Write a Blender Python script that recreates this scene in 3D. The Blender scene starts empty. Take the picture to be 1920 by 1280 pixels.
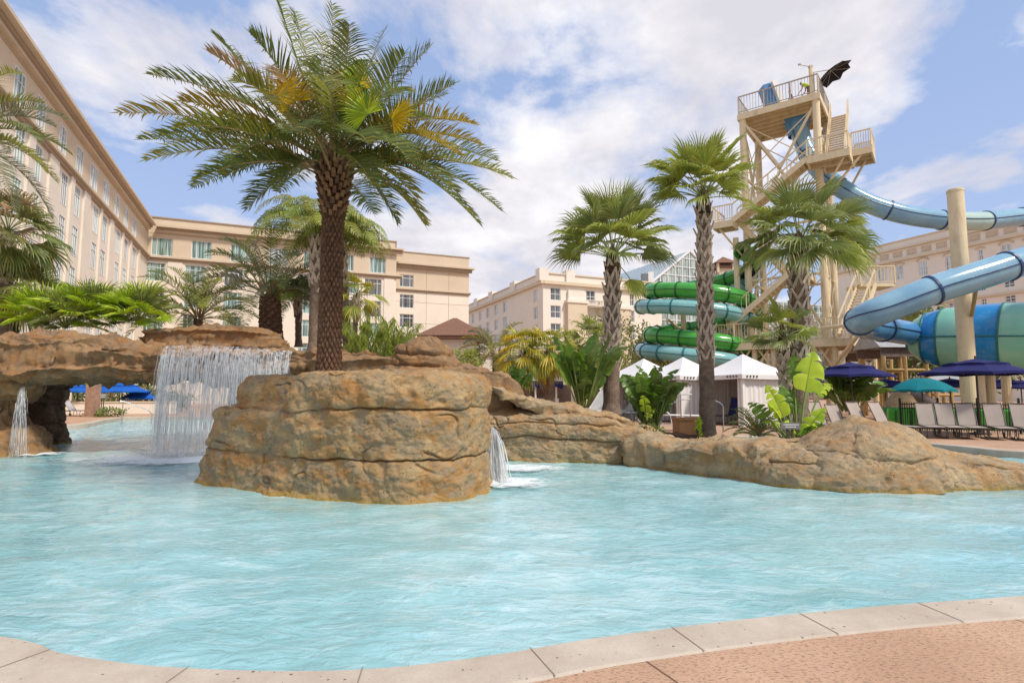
import bpy, bmesh, math, random
import numpy as np
from mathutils import Vector, Matrix
from mathutils.geometry import tessellate_polygon
random.seed(11)
RNG = np.random.default_rng(5)
SC = bpy.context.scene
COL = SC.collection
PI = math.pi
# ------------------------------------------------------------------ camera model
FPX, CX, CY, HY, EYE = 1070.0, 960.0, 640.0, 735.0, 1.5
PITCH = math.atan((HY - CY) / FPX)
CP, SP = math.cos(PITCH), math.sin(PITCH)
def ray(px, py):
    x = (px - CX) / FPX; y = (CY - py) / FPX
    return Vector((x, CP - y * SP, SP + y * CP))
def at(px, py, d):
    r = ray(px, py); t = d / r.y
    return Vector((r.x * t, d, EYE + r.z * t))
def gnd(px, py, z=0.0):
    r = ray(px, py); t = (z - EYE) / r.z
    return Vector((r.x * t, r.y * t, z))
def V(*a): return Vector(a)
# ------------------------------------------------------------------ noise
def _hash(ix, iy, iz, seed):
    h = (ix.astype(np.int64) * 374761393 + iy.astype(np.int64) * 668265263 + iz.astype(np.int64) * 2147483647 + seed * 144665) & 0xFFFFFFFF
    h = ((h ^ (h >> 13)) * 1274126177) & 0xFFFFFFFF
    h = ((h ^ (h >> 15)) * 2246822519) & 0xFFFFFFFF
    return h ^ (h >> 16)
_G = np.array([[1,1,0],[-1,1,0],[1,-1,0],[-1,-1,0],[1,0,1],[-1,0,1],[1,0,-1],[-1,0,-1],[0,1,1],[0,-1,1],[0,1,-1],[0,-1,-1]], float)
def perlin(P, seed=0):
    P = np.asarray(P, float)
    i = np.floor(P).astype(np.int64); f = P - i
    u = f * f * f * (f * (f * 6 - 15) + 10)
    out = 0
    for dx in (0, 1):
        wx = u[:, 0] if dx else 1 - u[:, 0]
        for dy in (0, 1):
            wy = u[:, 1] if dy else 1 - u[:, 1]
            for dz in (0, 1):
                wz = u[:, 2] if dz else 1 - u[:, 2]
                g = _G[_hash(i[:, 0] + dx, i[:, 1] + dy, i[:, 2] + dz, seed) % 12]
                d = (f[:, 0] - dx) * g[:, 0] + (f[:, 1] - dy) * g[:, 1] + (f[:, 2] - dz) * g[:, 2]
                out = out + wx * wy * wz * d
    return out
def fbm(P, oct=4, seed=0, gain=.5):
    P = np.asarray(P, float); s = 0; a = 1.0
    for k in range(oct):
        s = s + a * perlin(P * (2.03 ** k) + 17.3 * k, seed + k); a *= gain
    return s
# ------------------------------------------------------------------ scene bookkeeping
WORLDM = {}
def tag(o, label=None, cat=None, group=None, kind=None):
    if label: o['label'] = label
    if cat: o['category'] = cat
    if group: o['group'] = group
    if kind: o['kind'] = kind
    return o
def thing(name, label, cat, loc=(0, 0, 0), group=None, rotz=0.0):
    o = bpy.data.objects.new(name, None); COL.objects.link(o)
    o.empty_display_size = .1
    o.location = loc; o.rotation_euler = (0, 0, rotz)
    WORLDM[o] = Matrix.Translation(Vector(loc)) @ Matrix.Rotation(rotz, 4, 'Z')
    return tag(o, label, cat, group)
def obj(name, verts, faces, material, parent=None, smooth=False, local=False, mats=None, midx=None):
    """one mesh object; verts are in world space (or in the thing's own space when local)"""
    me = bpy.data.meshes.new(name)
    if parent is not None and not local:
        m = np.array(WORLDM[parent].inverted())
        v = np.asarray(verts, float).reshape(-1, 3)
        verts = v @ m[:3, :3].T + m[:3, 3]
    v = np.asarray(verts, float).reshape(-1, 3)
    me.from_pydata(v.tolist(), [], faces if isinstance(faces, list) else faces.tolist())
    for mm in (mats or [material]): me.materials.append(mm)
    if midx is not None: me.polygons.foreach_set('material_index', midx)
    if smooth: me.polygons.foreach_set('use_smooth', [True] * len(me.polygons))
    me.update()
    o = bpy.data.objects.new(name, me); COL.objects.link(o)
    if parent is not None:
        o.parent = parent; WORLDM[o] = WORLDM[parent].copy()
    else:
        WORLDM[o] = Matrix()
    return o
def copy_tree(o, parent=None):
    c = o.copy(); COL.objects.link(c)
    if parent is not None: c.parent = parent
    for ch in list(o.children): copy_tree(ch, c)
    return c
def dup(root, loc, rotz=0.0, label=None, group=None, scale=None):
    r = copy_tree(root); r.location = loc; r.rotation_euler = (0, 0, rotz)
    if scale: r.scale = (scale,) * 3 if not hasattr(scale, '__len__') else scale
    if label: r['label'] = label
    if group: r['group'] = group
    return r
class MB:
    def __init__(self): self.v = []; self.f = []; self.m = []
    def add(self, vs, fs, m=0):
        n = len(self.v); self.v.extend([tuple(p) for p in vs])
        self.f.extend([[i + n for i in f] for f in fs]); self.m.extend([m] * len(fs)); return self
    def box(self, c, s, M=None, m=0):
        c = Vector(c); x, y, z = s[0] / 2, s[1] / 2, s[2] / 2
        p = [Vector((a * x, b * y, d * z)) for d in (-1, 1) for a, b in ((-1, -1), (1, -1), (1, 1), (-1, 1))]
        if M is not None: p = [M @ q for q in p]
        return self.add([q + c for q in p], [(0, 3, 2, 1), (4, 5, 6, 7), (0, 1, 5, 4), (1, 2, 6, 5), (2, 3, 7, 6), (3, 0, 4, 7)], m)
    def prism(self, pts, z0, z1, m=0):
        n = len(pts)
        a = [(p[0], p[1], z0) for p in pts] + [(p[0], p[1], z1) for p in pts]
        return self.add(a, [list(range(n))[::-1], list(range(n, 2 * n))] + [(i, (i + 1) % n, n + (i + 1) % n, n + i) for i in range(n)], m)
    def beam(self, p, q, w, h=None, up=(0, 0, 1), m=0):
        h = h or w; p = Vector(p); q = Vector(q); d = (q - p)
        if d.length < 1e-6: return self
        d.normalize(); u = Vector(up)
        if abs(d.dot(u)) > .98: u = Vector((0, 1, 0))
        s = d.cross(u).normalized(); u = s.cross(d)
        c = [(-1, -1), (1, -1), (1, 1), (-1, 1)]
        vs = [e + s * (a * w / 2) + u * (b * h / 2) for e in (p, q) for a, b in c]
        return self.add(vs, [(0, 1, 2, 3), (7, 6, 5, 4), (0, 4, 5, 1), (1, 5, 6, 2), (2, 6, 7, 3), (3, 7, 4, 0)], m)
    def tube(self, path, r, n=8, cap=True, m=0, closed=False):
        P = [Vector(p) for p in path]; k = len(P)
        R = list(r) if hasattr(r, '__len__') else [r] * k
        base = len(self.v); prev = None; rings = []
        for i in range(k):
            t = (P[min(i + 1, k - 1)] - P[max(i - 1, 0)]) if not closed else (P[(i + 1) % k] - P[i - 1])
            t.normalize()
            if prev is None:
                a = Vector((0, 0, 1)) if abs(t.z) < .9 else Vector((1, 0, 0))
                s = t.cross(a).normalized()
            else:
                s = (prev - t * prev.dot(t)).normalized()
            prev = s; u = t.cross(s)
            rings.append([P[i] + (s * math.cos(2 * PI * j / n) + u * math.sin(2 * PI * j / n)) * R[i] for j in range(n)])
        vs = [q for rg in rings for q in rg]; fs = []
        for i in range(k if closed else k - 1):
            i2 = (i + 1) % k
            for j in range(n): fs.append((i * n + j, i * n + (j + 1) % n, i2 * n + (j + 1) % n, i2 * n + j))
        if cap and not closed: fs.append(list(range(n))[::-1]); fs.append(list(range((k - 1) * n, k * n)))
        return self.add(vs, fs, m)
    def lathe(self, prof, n=24, c=(0, 0, 0), m=0):
        c = Vector(c); vs = []; fs = []
        for r, z in prof:
            for j in range(n): vs.append(c + Vector((r * math.cos(2 * PI * j / n), r * math.sin(2 * PI * j / n), z)))
        for i in range(len(prof) - 1):
            for j in range(n): fs.append((i * n + j, i * n + (j + 1) % n, (i + 1) * n + (j + 1) % n, (i + 1) * n + j))
        return self.add(vs, fs, m)
    def build(self, name, material, parent=None, smooth=False, local=False, mats=None):
        return obj(name, self.v, self.f, material, parent, smooth, local, mats, self.m if mats else None)
def bez(p0, p1, p2, n):
    return [p0 * (1 - t) ** 2 + p1 * (2 * t * (1 - t)) + p2 * t * t for t in [i / (n - 1) for i in range(n)]]
def spline(pts, n):
    """Catmull-Rom through pts, n samples per span"""
    P = [Vector(p) for p in pts]; out = []
    for i in range(len(P) - 1):
        a = P[i - 1] if i > 0 else P[0] * 2 - P[1]; b = P[i]; c = P[i + 1]; d = P[i + 2] if i + 2 < len(P) else P[-1] * 2 - P[-2]
        for k in range(n):
            t = k / n
            out.append(.5 * ((2 * b) + (c - a) * t + (2 * a - 5 * b + 4 * c - d) * t * t + (3 * b - a - 3 * c + d) * t ** 3))
    out.append(P[-1]); return out
# ------------------------------------------------------------------ materials
class NT:
    def __init__(self, name):
        self.mat = bpy.data.materials.new(name); self.mat.use_nodes = True
        self.t = self.mat.node_tree; self.n = self.t.nodes; self.n.clear()
        self.out = self.n.new('ShaderNodeOutputMaterial')
    def node(self, typ, **kw):
        n = self.n.new('ShaderNode' + typ)
        for k, v in kw.items():
            if k.startswith('i_'):
                key = k[2:]
                s = n.inputs[int(key)] if key.isdigit() else n.inputs[key.replace('_', ' ')]
                if isinstance(v, bpy.types.NodeSocket): self.t.links.new(v, s)
                else: s.default_value = v
            else: setattr(n, k, v)
        return n
    def link(self, a, b): self.t.links.new(a, b)
    def coord(self, which='Object', scale=None):
        c = self.node('TexCoord').outputs[which]
        if scale is not None:
            mp = self.node('Mapping', i_Vector=c); mp.inputs['Scale'].default_value = scale if hasattr(scale, '__len__') else (scale,) * 3
            return mp.outputs['Vector']
        return c
    def pos(self, scale=None):
        c = self.node('NewGeometry').outputs['Position']
        if scale is not None:
            mp = self.node('Mapping', i_Vector=c); mp.inputs['Scale'].default_value = scale if hasattr(scale, '__len__') else (scale,) * 3
            return mp.outputs['Vector']
        return c
    def noise(self, vec, scale, detail=4, rough=.55, dist=0.0):
        return self.node('TexNoise', i_Vector=vec, i_Scale=scale, i_Detail=detail, i_Roughness=rough, i_Distortion=dist).outputs['Fac']
    def ramp(self, fac, stops, interp='LINEAR'):
        r = self.node('ValToRGB', i_Fac=fac); cr = r.color_ramp; cr.interpolation = interp
        while len(cr.elements) < len(stops): cr.elements.new(.5)
        for e, (p, c) in zip(cr.elements, stops):
            e.position = p; e.color = (*c, 1) if len(c) == 3 else c
        return r.outputs['Color']
    def mix(self, fac, a, b, blend='MIX'):
        m = self.node('Mix', data_type='RGBA', blend_type=blend)
        for s, v in ((m.inputs[0], fac), (m.inputs[6], a), (m.inputs[7], b)):
            if isinstance(v, bpy.types.NodeSocket): self.t.links.new(v, s)
            else: s.default_value = (*v, 1) if hasattr(v, '__len__') and len(v) == 3 else v
        return m.outputs[2]
    def math(self, op, a, b=None, clamp=False):
        m = self.node('Math', operation=op, use_clamp=clamp)
        for s, v in ((m.inputs[0], a), (m.inputs[1], b)):
            if v is None: continue
            if isinstance(v, bpy.types.NodeSocket): self.t.links.new(v, s)
            else: s.default_value = v
        return m.outputs[0]
    def bump(self, h, strength=.3, dist=.02, normal=None):
        b = self.node('Bump', i_Height=h, i_Strength=strength, i_Distance=dist)
        if normal is not None: self.link(normal, b.inputs['Normal'])
        return b.outputs['Normal']
    def principled(self, col, rough=.6, spec=.4, normal=None, metal=0.0, **kw):
        p = self.node('BsdfPrincipled')
        for k, v in (('Base Color', col), ('Roughness', rough), ('Specular IOR Level', spec), ('Metallic', metal), *kw.items()):
            k = k.replace('_', ' ')
            if isinstance(v, bpy.types.NodeSocket): self.t.links.new(v, p.inputs[k])
            else: p.inputs[k].default_value = (*v, 1) if hasattr(v, '__len__') and len(v) == 3 else v
        if normal is not None: self.link(normal, p.inputs['Normal'])
        return p.outputs[0]
    def done(self, shader): self.link(shader, self.out.inputs['Surface']); return self.mat
def mul(c, k): return tuple(min(1, x * k) for x in c)
def plain(name, col, rough=.6, spec=.4, var=.12, scale=3.0, bump=.0, bscale=40, metal=0.0, dirt=None):
    """paint, plaster, cloth: one colour with worn, uneven patches and a fine grain"""
    n = NT(name); c = n.coord()
    f = n.noise(c, scale, 6, .6)
    colr = n.mix(n.ramp(f, [(.3, (0, 0, 0)), (.7, (1, 1, 1))]), mul(col, 1 - var), mul(col, 1 + var))
    if dirt:
        d = n.noise(n.coord('Object', (1, 1, .25)), scale * 2.3, 8, .7)
        colr = n.mix(n.ramp(d, [(.52, (0, 0, 0)), (.72, (.7, .7, .7))]), colr, dirt)
    nm = n.bump(n.noise(c, bscale, 5), bump, .02) if bump else None
    rr = n.math('MULTIPLY_ADD', f, .25); n.n[-1].inputs[2].default_value = rough - .12
    return n.done(n.principled(colr, rr, spec, nm, metal))
def leafmat(name, a, b, tip=None, rough=.45, trans=.3):
    """foliage: hue differs from leaflet to leaflet, light shines through"""
    n = NT(name); r = n.node('NewGeometry').outputs['Random Per Island']
    stops = [(0, a), (.75, b)] + ([(.93, tip)] if tip else [])
    col = n.ramp(r, stops)
    f = n.noise(n.coord(), 2.5, 3)
    col = n.mix(n.ramp(f, [(.35, (0, 0, 0)), (.65, (.5, .5, .5))]), col, mul(b, 1.25))
    p = n.principled(col, rough, .35)
    t = n.node('BsdfTranslucent', i_Color=n.mix(.5, col, mul(b, 1.5)))
    mx = n.node('MixShader', i_Fac=trans); n.link(p, mx.inputs[1]); n.link(t.outputs[0], mx.inputs[2])
    return n.done(mx.outputs[0])
def rockmat(name, light, orange, grey, dark=(.11, .085, .06), warm=.5):
    n = NT(name); c = n.pos()
    big = n.noise(n.pos((1, 1, 1.5)), 1.35, 6, .62, .9)
    med = n.noise(n.pos((1, 1, 1.9)), 2.6, 6, .65, .4)
    col = n.mix(n.ramp(big, [(.42, (0, 0, 0)), (.60, (1, 1, 1))]), light, orange)
    col = n.mix(n.ramp(med, [(.46, (0, 0, 0)), (.60, (.85, .85, .85))]), col, grey)
    fine = n.noise(c, 26, 8, .7)
    col = n.mix(n.ramp(fine, [(.35, (.55, .55, .55)), (.6, (0, 0, 0))]), col, mul(light, .62))
    blotch = n.noise(n.pos((1, 1, 2.4)), 4.3, 7, .75, 1.2)
    col = n.mix(n.ramp(blotch, [(.545, (0, 0, 0)), (.67, (.7, .7, .7))]), col, dark)
    pale = n.noise(n.pos((1, 1, 1.3)), 3.3, 8, .7, .8)
    col = n.mix(n.ramp(pale, [(.56, (0, 0, 0)), (.74, (.7, .7, .7))]), col, mul(light, 1.45))
    # pits and sponge holes
    vo = n.node('TexVoronoi', i_Vector=c, i_Scale=24.0); pm = n.noise(c, 3.1, 3)
    pit = n.math('MULTIPLY', n.ramp(vo.outputs['Distance'], [(.14, (1, 1, 1)), (.27, (0, 0, 0))]), n.ramp(pm, [(.5, (0, 0, 0)), (.62, (1, 1, 1))]))
    col = n.mix(n.math('MULTIPLY', pit, .8), col, (.05, .04, .03))
    # ochre waterline stain
    z = n.node('SeparateXYZ', i_0=c).outputs[2]
    zz = n.math('ADD', z, n.math('MULTIPLY', med, .16))
    st = n.ramp(n.math('MULTIPLY_ADD', zz, 2.6), [(0, (1, 1, 1)), (.22, (0, 0, 0))]); 
    n.n[-2].inputs[2].default_value = .30
    col = n.mix(n.math('MULTIPLY', st, .7), col, (.34, .21, .035))
    h = n.math('ADD', n.math('MULTIPLY', fine, .5), n.math('MULTIPLY', n.noise(c, 70, 6, .7), .35))
    h = n.math('SUBTRACT', h, n.math('MULTIPLY', pit, .8))
    ck = n.noise(n.pos((1, 1, 1.8)), 7, 9, .72, 1.0); h = n.math('ADD', h, n.math('MULTIPLY', n.math('ABSOLUTE', n.math('SUBTRACT', ck, .5)), 1.5))
    return n.done(n.principled(col, .82, .25, n.bump(h, .85, .03)))
M = {}
M['rock'] = rockmat('sculpted_rock', (.46, .315, .16), (.40, .19, .055), (.28, .225, .15))
M['rock_pale'] = rockmat('sun_bleached_rock', (.48, .345, .195), (.41, .225, .09), (.32, .255, .175))
M['rock_brown'] = rockmat('brown_rock', (.36, .22, .112), (.31, .145, .048), (.22, .155, .10))
M['rock_dark'] = rockmat('shaded_cave_rock', (.16, .10, .055), (.14, .07, .03), (.10, .075, .05))  # rock colours darkened to carry the shade beneath the bridge
M['trunk_dark'] = plain('palm_boot_bark', (.15, .085, .052), .9, .2, .5, 11, .9, 60)
M['boot_tan'] = plain('cut_boot_face', (.24, .135, .07), .85, .2, .35, 12, .7, 60)
M['trunk_grey'] = plain('sabal_bark', (.19, .135, .10), .9, .2, .4, 7, .9, 45)
M['boot_grey'] = plain('sabal_boot', (.50, .405, .325), .85, .2, .35, 9, .7, 50)
M['fiber'] = plain('trunk_fibre', (.075, .045, .027), .95, .1, .4, 12, .9, 70)
M['frond'] = leafmat('feather_leaf', (.06, .092, .024), (.15, .185, .042), (.38, .30, .04))
M['frond_yel'] = leafmat('yellowing_feather_leaf', (.15, .15, .02), (.32, .22, .02), (.42, .26, .03))
M['frond_grey'] = leafmat('blue_green_feather_leaf', (.09, .115, .06), (.19, .21, .11), (.28, .24, .11))
M['frond_olive'] = leafmat('olive_feather_leaf', (.12, .14, .025), (.26, .26, .04), (.42, .31, .05))
M['fan'] = leafmat('sabal_leaf', (.10, .135, .038), (.23, .27, .075), (.38, .34, .11))
M['fan_light'] = leafmat('bright_sabal_leaf', (.14, .185, .035), (.33, .365, .065), (.48, .43, .10))
M['fan_lime'] = leafmat('lime_fan_leaf', (.15, .28, .018), (.40, .53, .025), (.58, .58, .03))
M['fan_yel'] = leafmat('yellow_fan_leaf', (.42, .33, .015), (.68, .46, .015), (.7, .42, .02))
M['fan_skirt'] = leafmat('drooping_fan_leaf', (.20, .21, .025), (.42, .38, .035), (.58, .38, .04))
M['dead'] = leafmat('dry_leaf', (.22, .13, .06), (.36, .24, .11))
M['banana'] = leafmat('broad_leaf', (.06, .13, .022), (.15, .26, .035), None, .35, .35)
M['banana_lime'] = leafmat('bright_broad_leaf', (.27, .42, .025), (.48, .58, .04), None, .35, .4)
M['stem'] = plain('leaf_stalk', (.19, .22, .06), .6, .3, .25, 8)
M['stem_tan'] = plain('dry_stalk', (.30, .20, .09), .7, .3, .25, 8)
M['bush'] = leafmat('shrub_leaf', (.05, .085, .02), (.13, .18, .04), (.24, .24, .05))
M['bush_olive'] = leafmat('olive_shrub_leaf', (.11, .12, .035), (.23, .23, .07), (.34, .28, .09))
M['willow'] = leafmat('bamboo_leaf', (.11, .17, .025), (.28, .35, .05), (.42, .40, .07))
# ------------------------------------------------------------------ world, sun, camera
SUN_EL, SUN_AZ = math.radians(52), math.radians(128)   # azimuth measured from +Y towards +X : light from behind right
def make_world():
    w = bpy.data.worlds.new('World'); SC.world = w; w.use_nodes = True
    t = w.node_tree; t.nodes.clear()
    n = NT.__new__(NT); n.t = t; n.n = t.nodes
    out = n.node('OutputWorld')
    sky = n.node('TexSky', sky_type='NISHITA', sun_disc=False, sun_elevation=SUN_EL, sun_rotation=SUN_AZ, air_density=1.0, dust_density=.6, ozone_density=2.0)
    d = n.node('TexCoord').outputs['Generated']
    x, y, z = n.node('SeparateXYZ', i_0=d).outputs
    zz = n.math('ADD', n.math('MAXIMUM', z, 0.0), .17)
    pv = n.node('CombineXYZ', i_0=n.math('DIVIDE', x, zz), i_1=n.math('DIVIDE', y, zz), i_2=0.0).outputs[0]
    mp = n.node('Mapping', i_Vector=pv); mp.inputs['Location'].default_value = CLOUD_OFF; mp.inputs['Scale'].default_value = (1.0, .8, 1)
    a = n.noise(mp.outputs[0], 1.9, 12, .58, .2)
    b = n.noise(mp.outputs[0], .62, 3, .5, .2)
    m = n.math('ADD', n.math('MULTIPLY', a, .62), n.math('MULTIPLY', b, .5))
    # more broken cloud overhead, a pale bank low down
    low = n.ramp(z, [(.0, (.13, .13, .13)), (.40, (0, 0, 0))])
    m = n.math('ADD', m, low)
    mask = n.ramp(m, [(.522, (0, 0, 0)), (.562, (.6, .6, .6)), (.615, (1, 1, 1))])
    shade = n.noise(mp.outputs[0], 2.3, 7, .6)
    cl = n.mix(n.ramp(shade, [(.38, (0, 0, 0)), (.66, (1, 1, 1))]), (4.3, 4.2, 4.6), (6.2, 6.05, 6.15))
    blue = n.mix(.75, sky.outputs[0], n.mix(n.ramp(z, [(0, (0, 0, 0)), (.75, (1, 1, 1))]), (3.0, 3.6, 5.2), (1.95, 2.8, 4.75)))
    col = n.mix(mask, blue, cl)
    bg = n.node('Background', i_Color=col, i_Strength=SKY_STRENGTH)
    n.link(bg.outputs[0], out.inputs['Surface'])
CLOUD_OFF = (-1.662, 7.237, 0); SKY_STRENGTH = .115
make_world()
ld = bpy.data.lights.new('sun', 'SUN'); ld.energy = 2.6; ld.angle = math.radians(8); ld.color = (1, .94, .84)
lo = bpy.data.objects.new('sun', ld); COL.objects.link(lo)
sd = Vector((math.sin(SUN_AZ) * math.cos(SUN_EL), math.cos(SUN_AZ) * math.cos(SUN_EL), math.sin(SUN_EL)))
lo.rotation_euler = sd.to_track_quat('Z', 'Y').to_euler(); lo.location = (20, -20, 60)
cd = bpy.data.cameras.new('camera'); cam = bpy.data.objects.new('camera', cd); COL.objects.link(cam)
cam.location = (0, 0, EYE); cam.rotation_euler = (PI / 2 + PITCH, 0, 0)
cd.sensor_width = 36; cd.lens = 36 * FPX / 1920; cd.clip_start = .05; cd.clip_end = 3000
SC.camera = cam
SC.view_settings.view_transform = 'Standard'; SC.view_settings.look = 'None'; SC.view_settings.gamma = 1; SC.view_settings.exposure = .58
# ------------------------------------------------------------------ pool
WZ = -.2
NEAR_PX = [(0, 1195), (100, 1224), (200, 1241), (300, 1252), (450, 1259), (600, 1260), (700, 1256), (800, 1247), (960, 1225), (1080, 1204), (1200, 1187), (1350, 1168), (1500, 1152), (1700, 1134), (1920, 1118)]
near = [gnd(a, b, 0) for a, b in NEAR_PX]
far_r = [gnd(1920, 846, 0), gnd(1800, 836, 0), gnd(1700, 828, 0), gnd(1600, 822, 0), gnd(1480, 818, 0), gnd(1360, 817, 0), gnd(1240, 815, 0)]
pool_pts = [V(-14, 8.2, 0), V(-8.5, 5.1, 0), V(-5.2, 4.1, 0)] + near + [V(6.5, 4.9, 0), V(10, 6.3, 0), V(16, 8.2, 0), V(22, 10.5, 0), V(22, 13, 0), V(16.5, 13.3, 0)] + far_r + \
    [V(4.6, 18.6, 0), V(3.4, 16.6, 0), V(1.0, 15.8, 0), V(-2, 15.9, 0), V(-5, 16.0, 0), V(-7.4, 16.4, 0), V(-8.4, 18.5, 0), V(-9, 22, 0), V(-10.6, 27, 0), V(-14, 33.5, 0), V(-18, 35.5, 0), gnd(255, 781, 0), gnd(200, 786, 0), gnd(150, 795, 0), V(-22, 24.5, 0), V(-24, 20, 0), V(-24, 13, 0)]
pool_line = spline(pool_pts + [pool_pts[0]], 6)[:-1]
def offset_line(L, d):
    out = []; n = len(L)
    for i in range(n):
        t = (L[(i + 1) % n] - L[i - 1]); t.normalize(); out.append(L[i] + Vector((t.y, -t.x, 0)) * d)
    return out
cope_line = offset_line(pool_line, .34)
def tess(loops, z, name, material, kind=None):
    vs = [Vector((p.x, p.y, z)) for L in loops for p in L]
    fs = [list(f) for f in tessellate_polygon([[Vector((p.x, p.y, 0)) for p in L] for L in loops])]
    # face up
    out = []
    for f in fs:
        a, b, c = (vs[i] for i in f)
        out.append(f if (b - a).cross(c - a).z > 0 else f[::-1])
    return tag(obj(name, [tuple(v) for v in vs], out, material), kind=kind)
def deck_mat():
    n = NT('stamped_deck'); c = n.pos()
    f = n.noise(c, 1.1, 7, .6); g = n.noise(n.pos((1, 2.2, 1)), 34, 6, .7)
    col = n.mix(n.ramp(f, [(.35, (0, 0, 0)), (.66, (1, 1, 1))]), (.42, .25, .15), (.55, .35, .22))
    col = n.mix(n.ramp(g, [(.52, (0, 0, 0)), (.60, (.95, .95, .95))]), col, (.17, .085, .055))
    grain = n.noise(c, 160, 4, .7)
    col = n.mix(n.ramp(grain, [(.4, (.35, .35, .35)), (.6, (0, 0, 0))]), col, (.55, .36, .26))
    # saw-cut joints
    w = n.node('TexBrick', i_Vector=n.node('Mapping', i_Vector=c, i_Rotation=(0, 0, -.42), i_Location=(.55, .18, 0)).outputs[0], i_Scale=1.0, i_Color1=(1, 1, 1, 1), i_Color2=(1, 1, 1, 1), i_Mortar=(0, 0, 0, 1), offset=.0)
    w.inputs['Mortar Size'].default_value = .008; w.inputs['Brick Width'].default_value = 2.6; w.inputs['Row Height'].default_value = 1.9
    col = n.mix(w.outputs['Fac'], col, (.16, .085, .055))
    h = n.math('SUBTRACT', n.math('ADD', n.math('MULTIPLY', g, .5), n.math('MULTIPLY', grain, .2)), n.math('MULTIPLY', w.outputs['Fac'], .6))
    return n.done(n.principled(col, .8, .3, n.bump(h, .6, .012)))
def coping_mat():
    n = NT('cast_coping'); c = n.pos()
    f = n.noise(c, 1.6, 7, .65)
    col = n.mix(n.ramp(f, [(.36, (0, 0, 0)), (.64, (1, 1, 1))]), (.43, .35, .27), (.55, .465, .37))
    vo = n.node('TexVoronoi', i_Vector=c, i_Scale=23.0); vr = n.node('TexVoronoi', i_Vector=c, i_Scale=23.0)
    rad = n.node('SeparateColor', i_0=vr.outputs['Color']).outputs[0]
    pm = n.noise(c, 2.2, 3)
    thr = n.math('MULTIPLY', n.math('SUBTRACT', rad, .42), .40)
    pit = n.math('MULTIPLY', n.math('LESS_THAN', vo.outputs['Distance'], thr), n.ramp(pm, [(.36, (0, 0, 0)), (.5, (1, 1, 1))]))
    col = n.mix(n.math('MULTIPLY', pit, .85), col, (.06, .05, .045))
    g = n.noise(c, 90, 5, .7)
    col = n.mix(n.ramp(g, [(.35, (.3, .3, .3)), (.55, (0, 0, 0))]), col, (.33, .25, .20))
    h = n.math('SUBTRACT', n.math('MULTIPLY', g, .3), pit)
    return n.done(n.principled(col, .75, .35, n.bump(h, .5, .01)))
M['deck'] = deck_mat(); M['coping'] = coping_mat()
M['coping_joint'] = plain('coping_joint', (.25, .19, .15), .9, .2)
M['plaster'] = plain('pool_plaster', (.42, .56, .56), .6, .3, .1)
BIG = [V(-900, -40, 0), V(900, -40, 0), V(900, 1400, 0), V(-900, 1400, 0)]
tess([BIG, cope_line], 0.0, 'ground', M['deck'], 'structure')
# coping: short cast stones butted end to end, thin dark joints between
def coping_ring():
    L, K = pool_line, cope_line; n = len(L); mb = MB(); acc = 0
    inner = [p + (p - q).normalized() * .03 for p, q in zip(L, K)]
    vs = []; fs = []
    for i in range(n):
        p, q = inner[i], K[i]
        vs += [(p.x, p.y, -.30), (p.x, p.y, -.012), (*(p.lerp(q, .06)).xy, .006), (*(p.lerp(q, .93)).xy, .006), (*q.xy, -.004), (*q.xy, -.1)]
    for i in range(n):
        j = (i + 1) % n
        for k in range(5): fs.append((i * 6 + k, j * 6 + k, j * 6 + k + 1, i * 6 + k + 1))
    o = tag(obj('pool_coping', vs, fs, M['coping'], smooth=False), kind='structure')
    # joints
    jb = MB()
    for i in range(n):
        seg = (L[(i + 1) % n] - L[i]).length; acc += seg
        if acc > .95:
            acc = 0; a = inner[i]; b = K[i]; t = (b - a).normalized(); s = Vector((-t.y, t.x, 0)) * .0035
            jb.add([(*(a + s).xy, .0085), (*(a - s).xy, .0085), (*(b - s).xy, .0085), (*(b + s).xy, .0085)], [(3, 2, 1, 0)])
    tag(jb.build('pool_coping_joints', M['coping_joint']), kind='structure')
# resample the pool line evenly so coping stones and joints are even
def resample(L, step, closed=True):
    P = L + [L[0]] if closed else L; out = []; carry = 0
    for a, b in zip(P[:-1], P[1:]):
        d = (b - a).length; s = carry
        while s < d: out.append(a.lerp(b, s / d)); s += step
        carry = s - d
    return out
pool_line = resample(pool_line, .12); cope_line = offset_line(pool_line, .34)
for _ in range(3): cope_line = [(cope_line[i - 1] + cope_line[i] * 2 + cope_line[(i + 1) % len(cope_line)]) / 4 for i in range(len(cope_line))]
coping_ring()
wall = [(p.x, p.y, z) for p in pool_line for z in (-.29, -1.35)]
nn = len(pool_line)
tag(obj('pool_wall', wall, [(2 * i, 2 * i + 1, 2 * ((i + 1) % nn) + 1, 2 * ((i + 1) % nn)) for i in range(nn)], M['plaster']), kind='structure')
tess([pool_line], -1.35, 'pool_floor', M['plaster'], 'structure')
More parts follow.
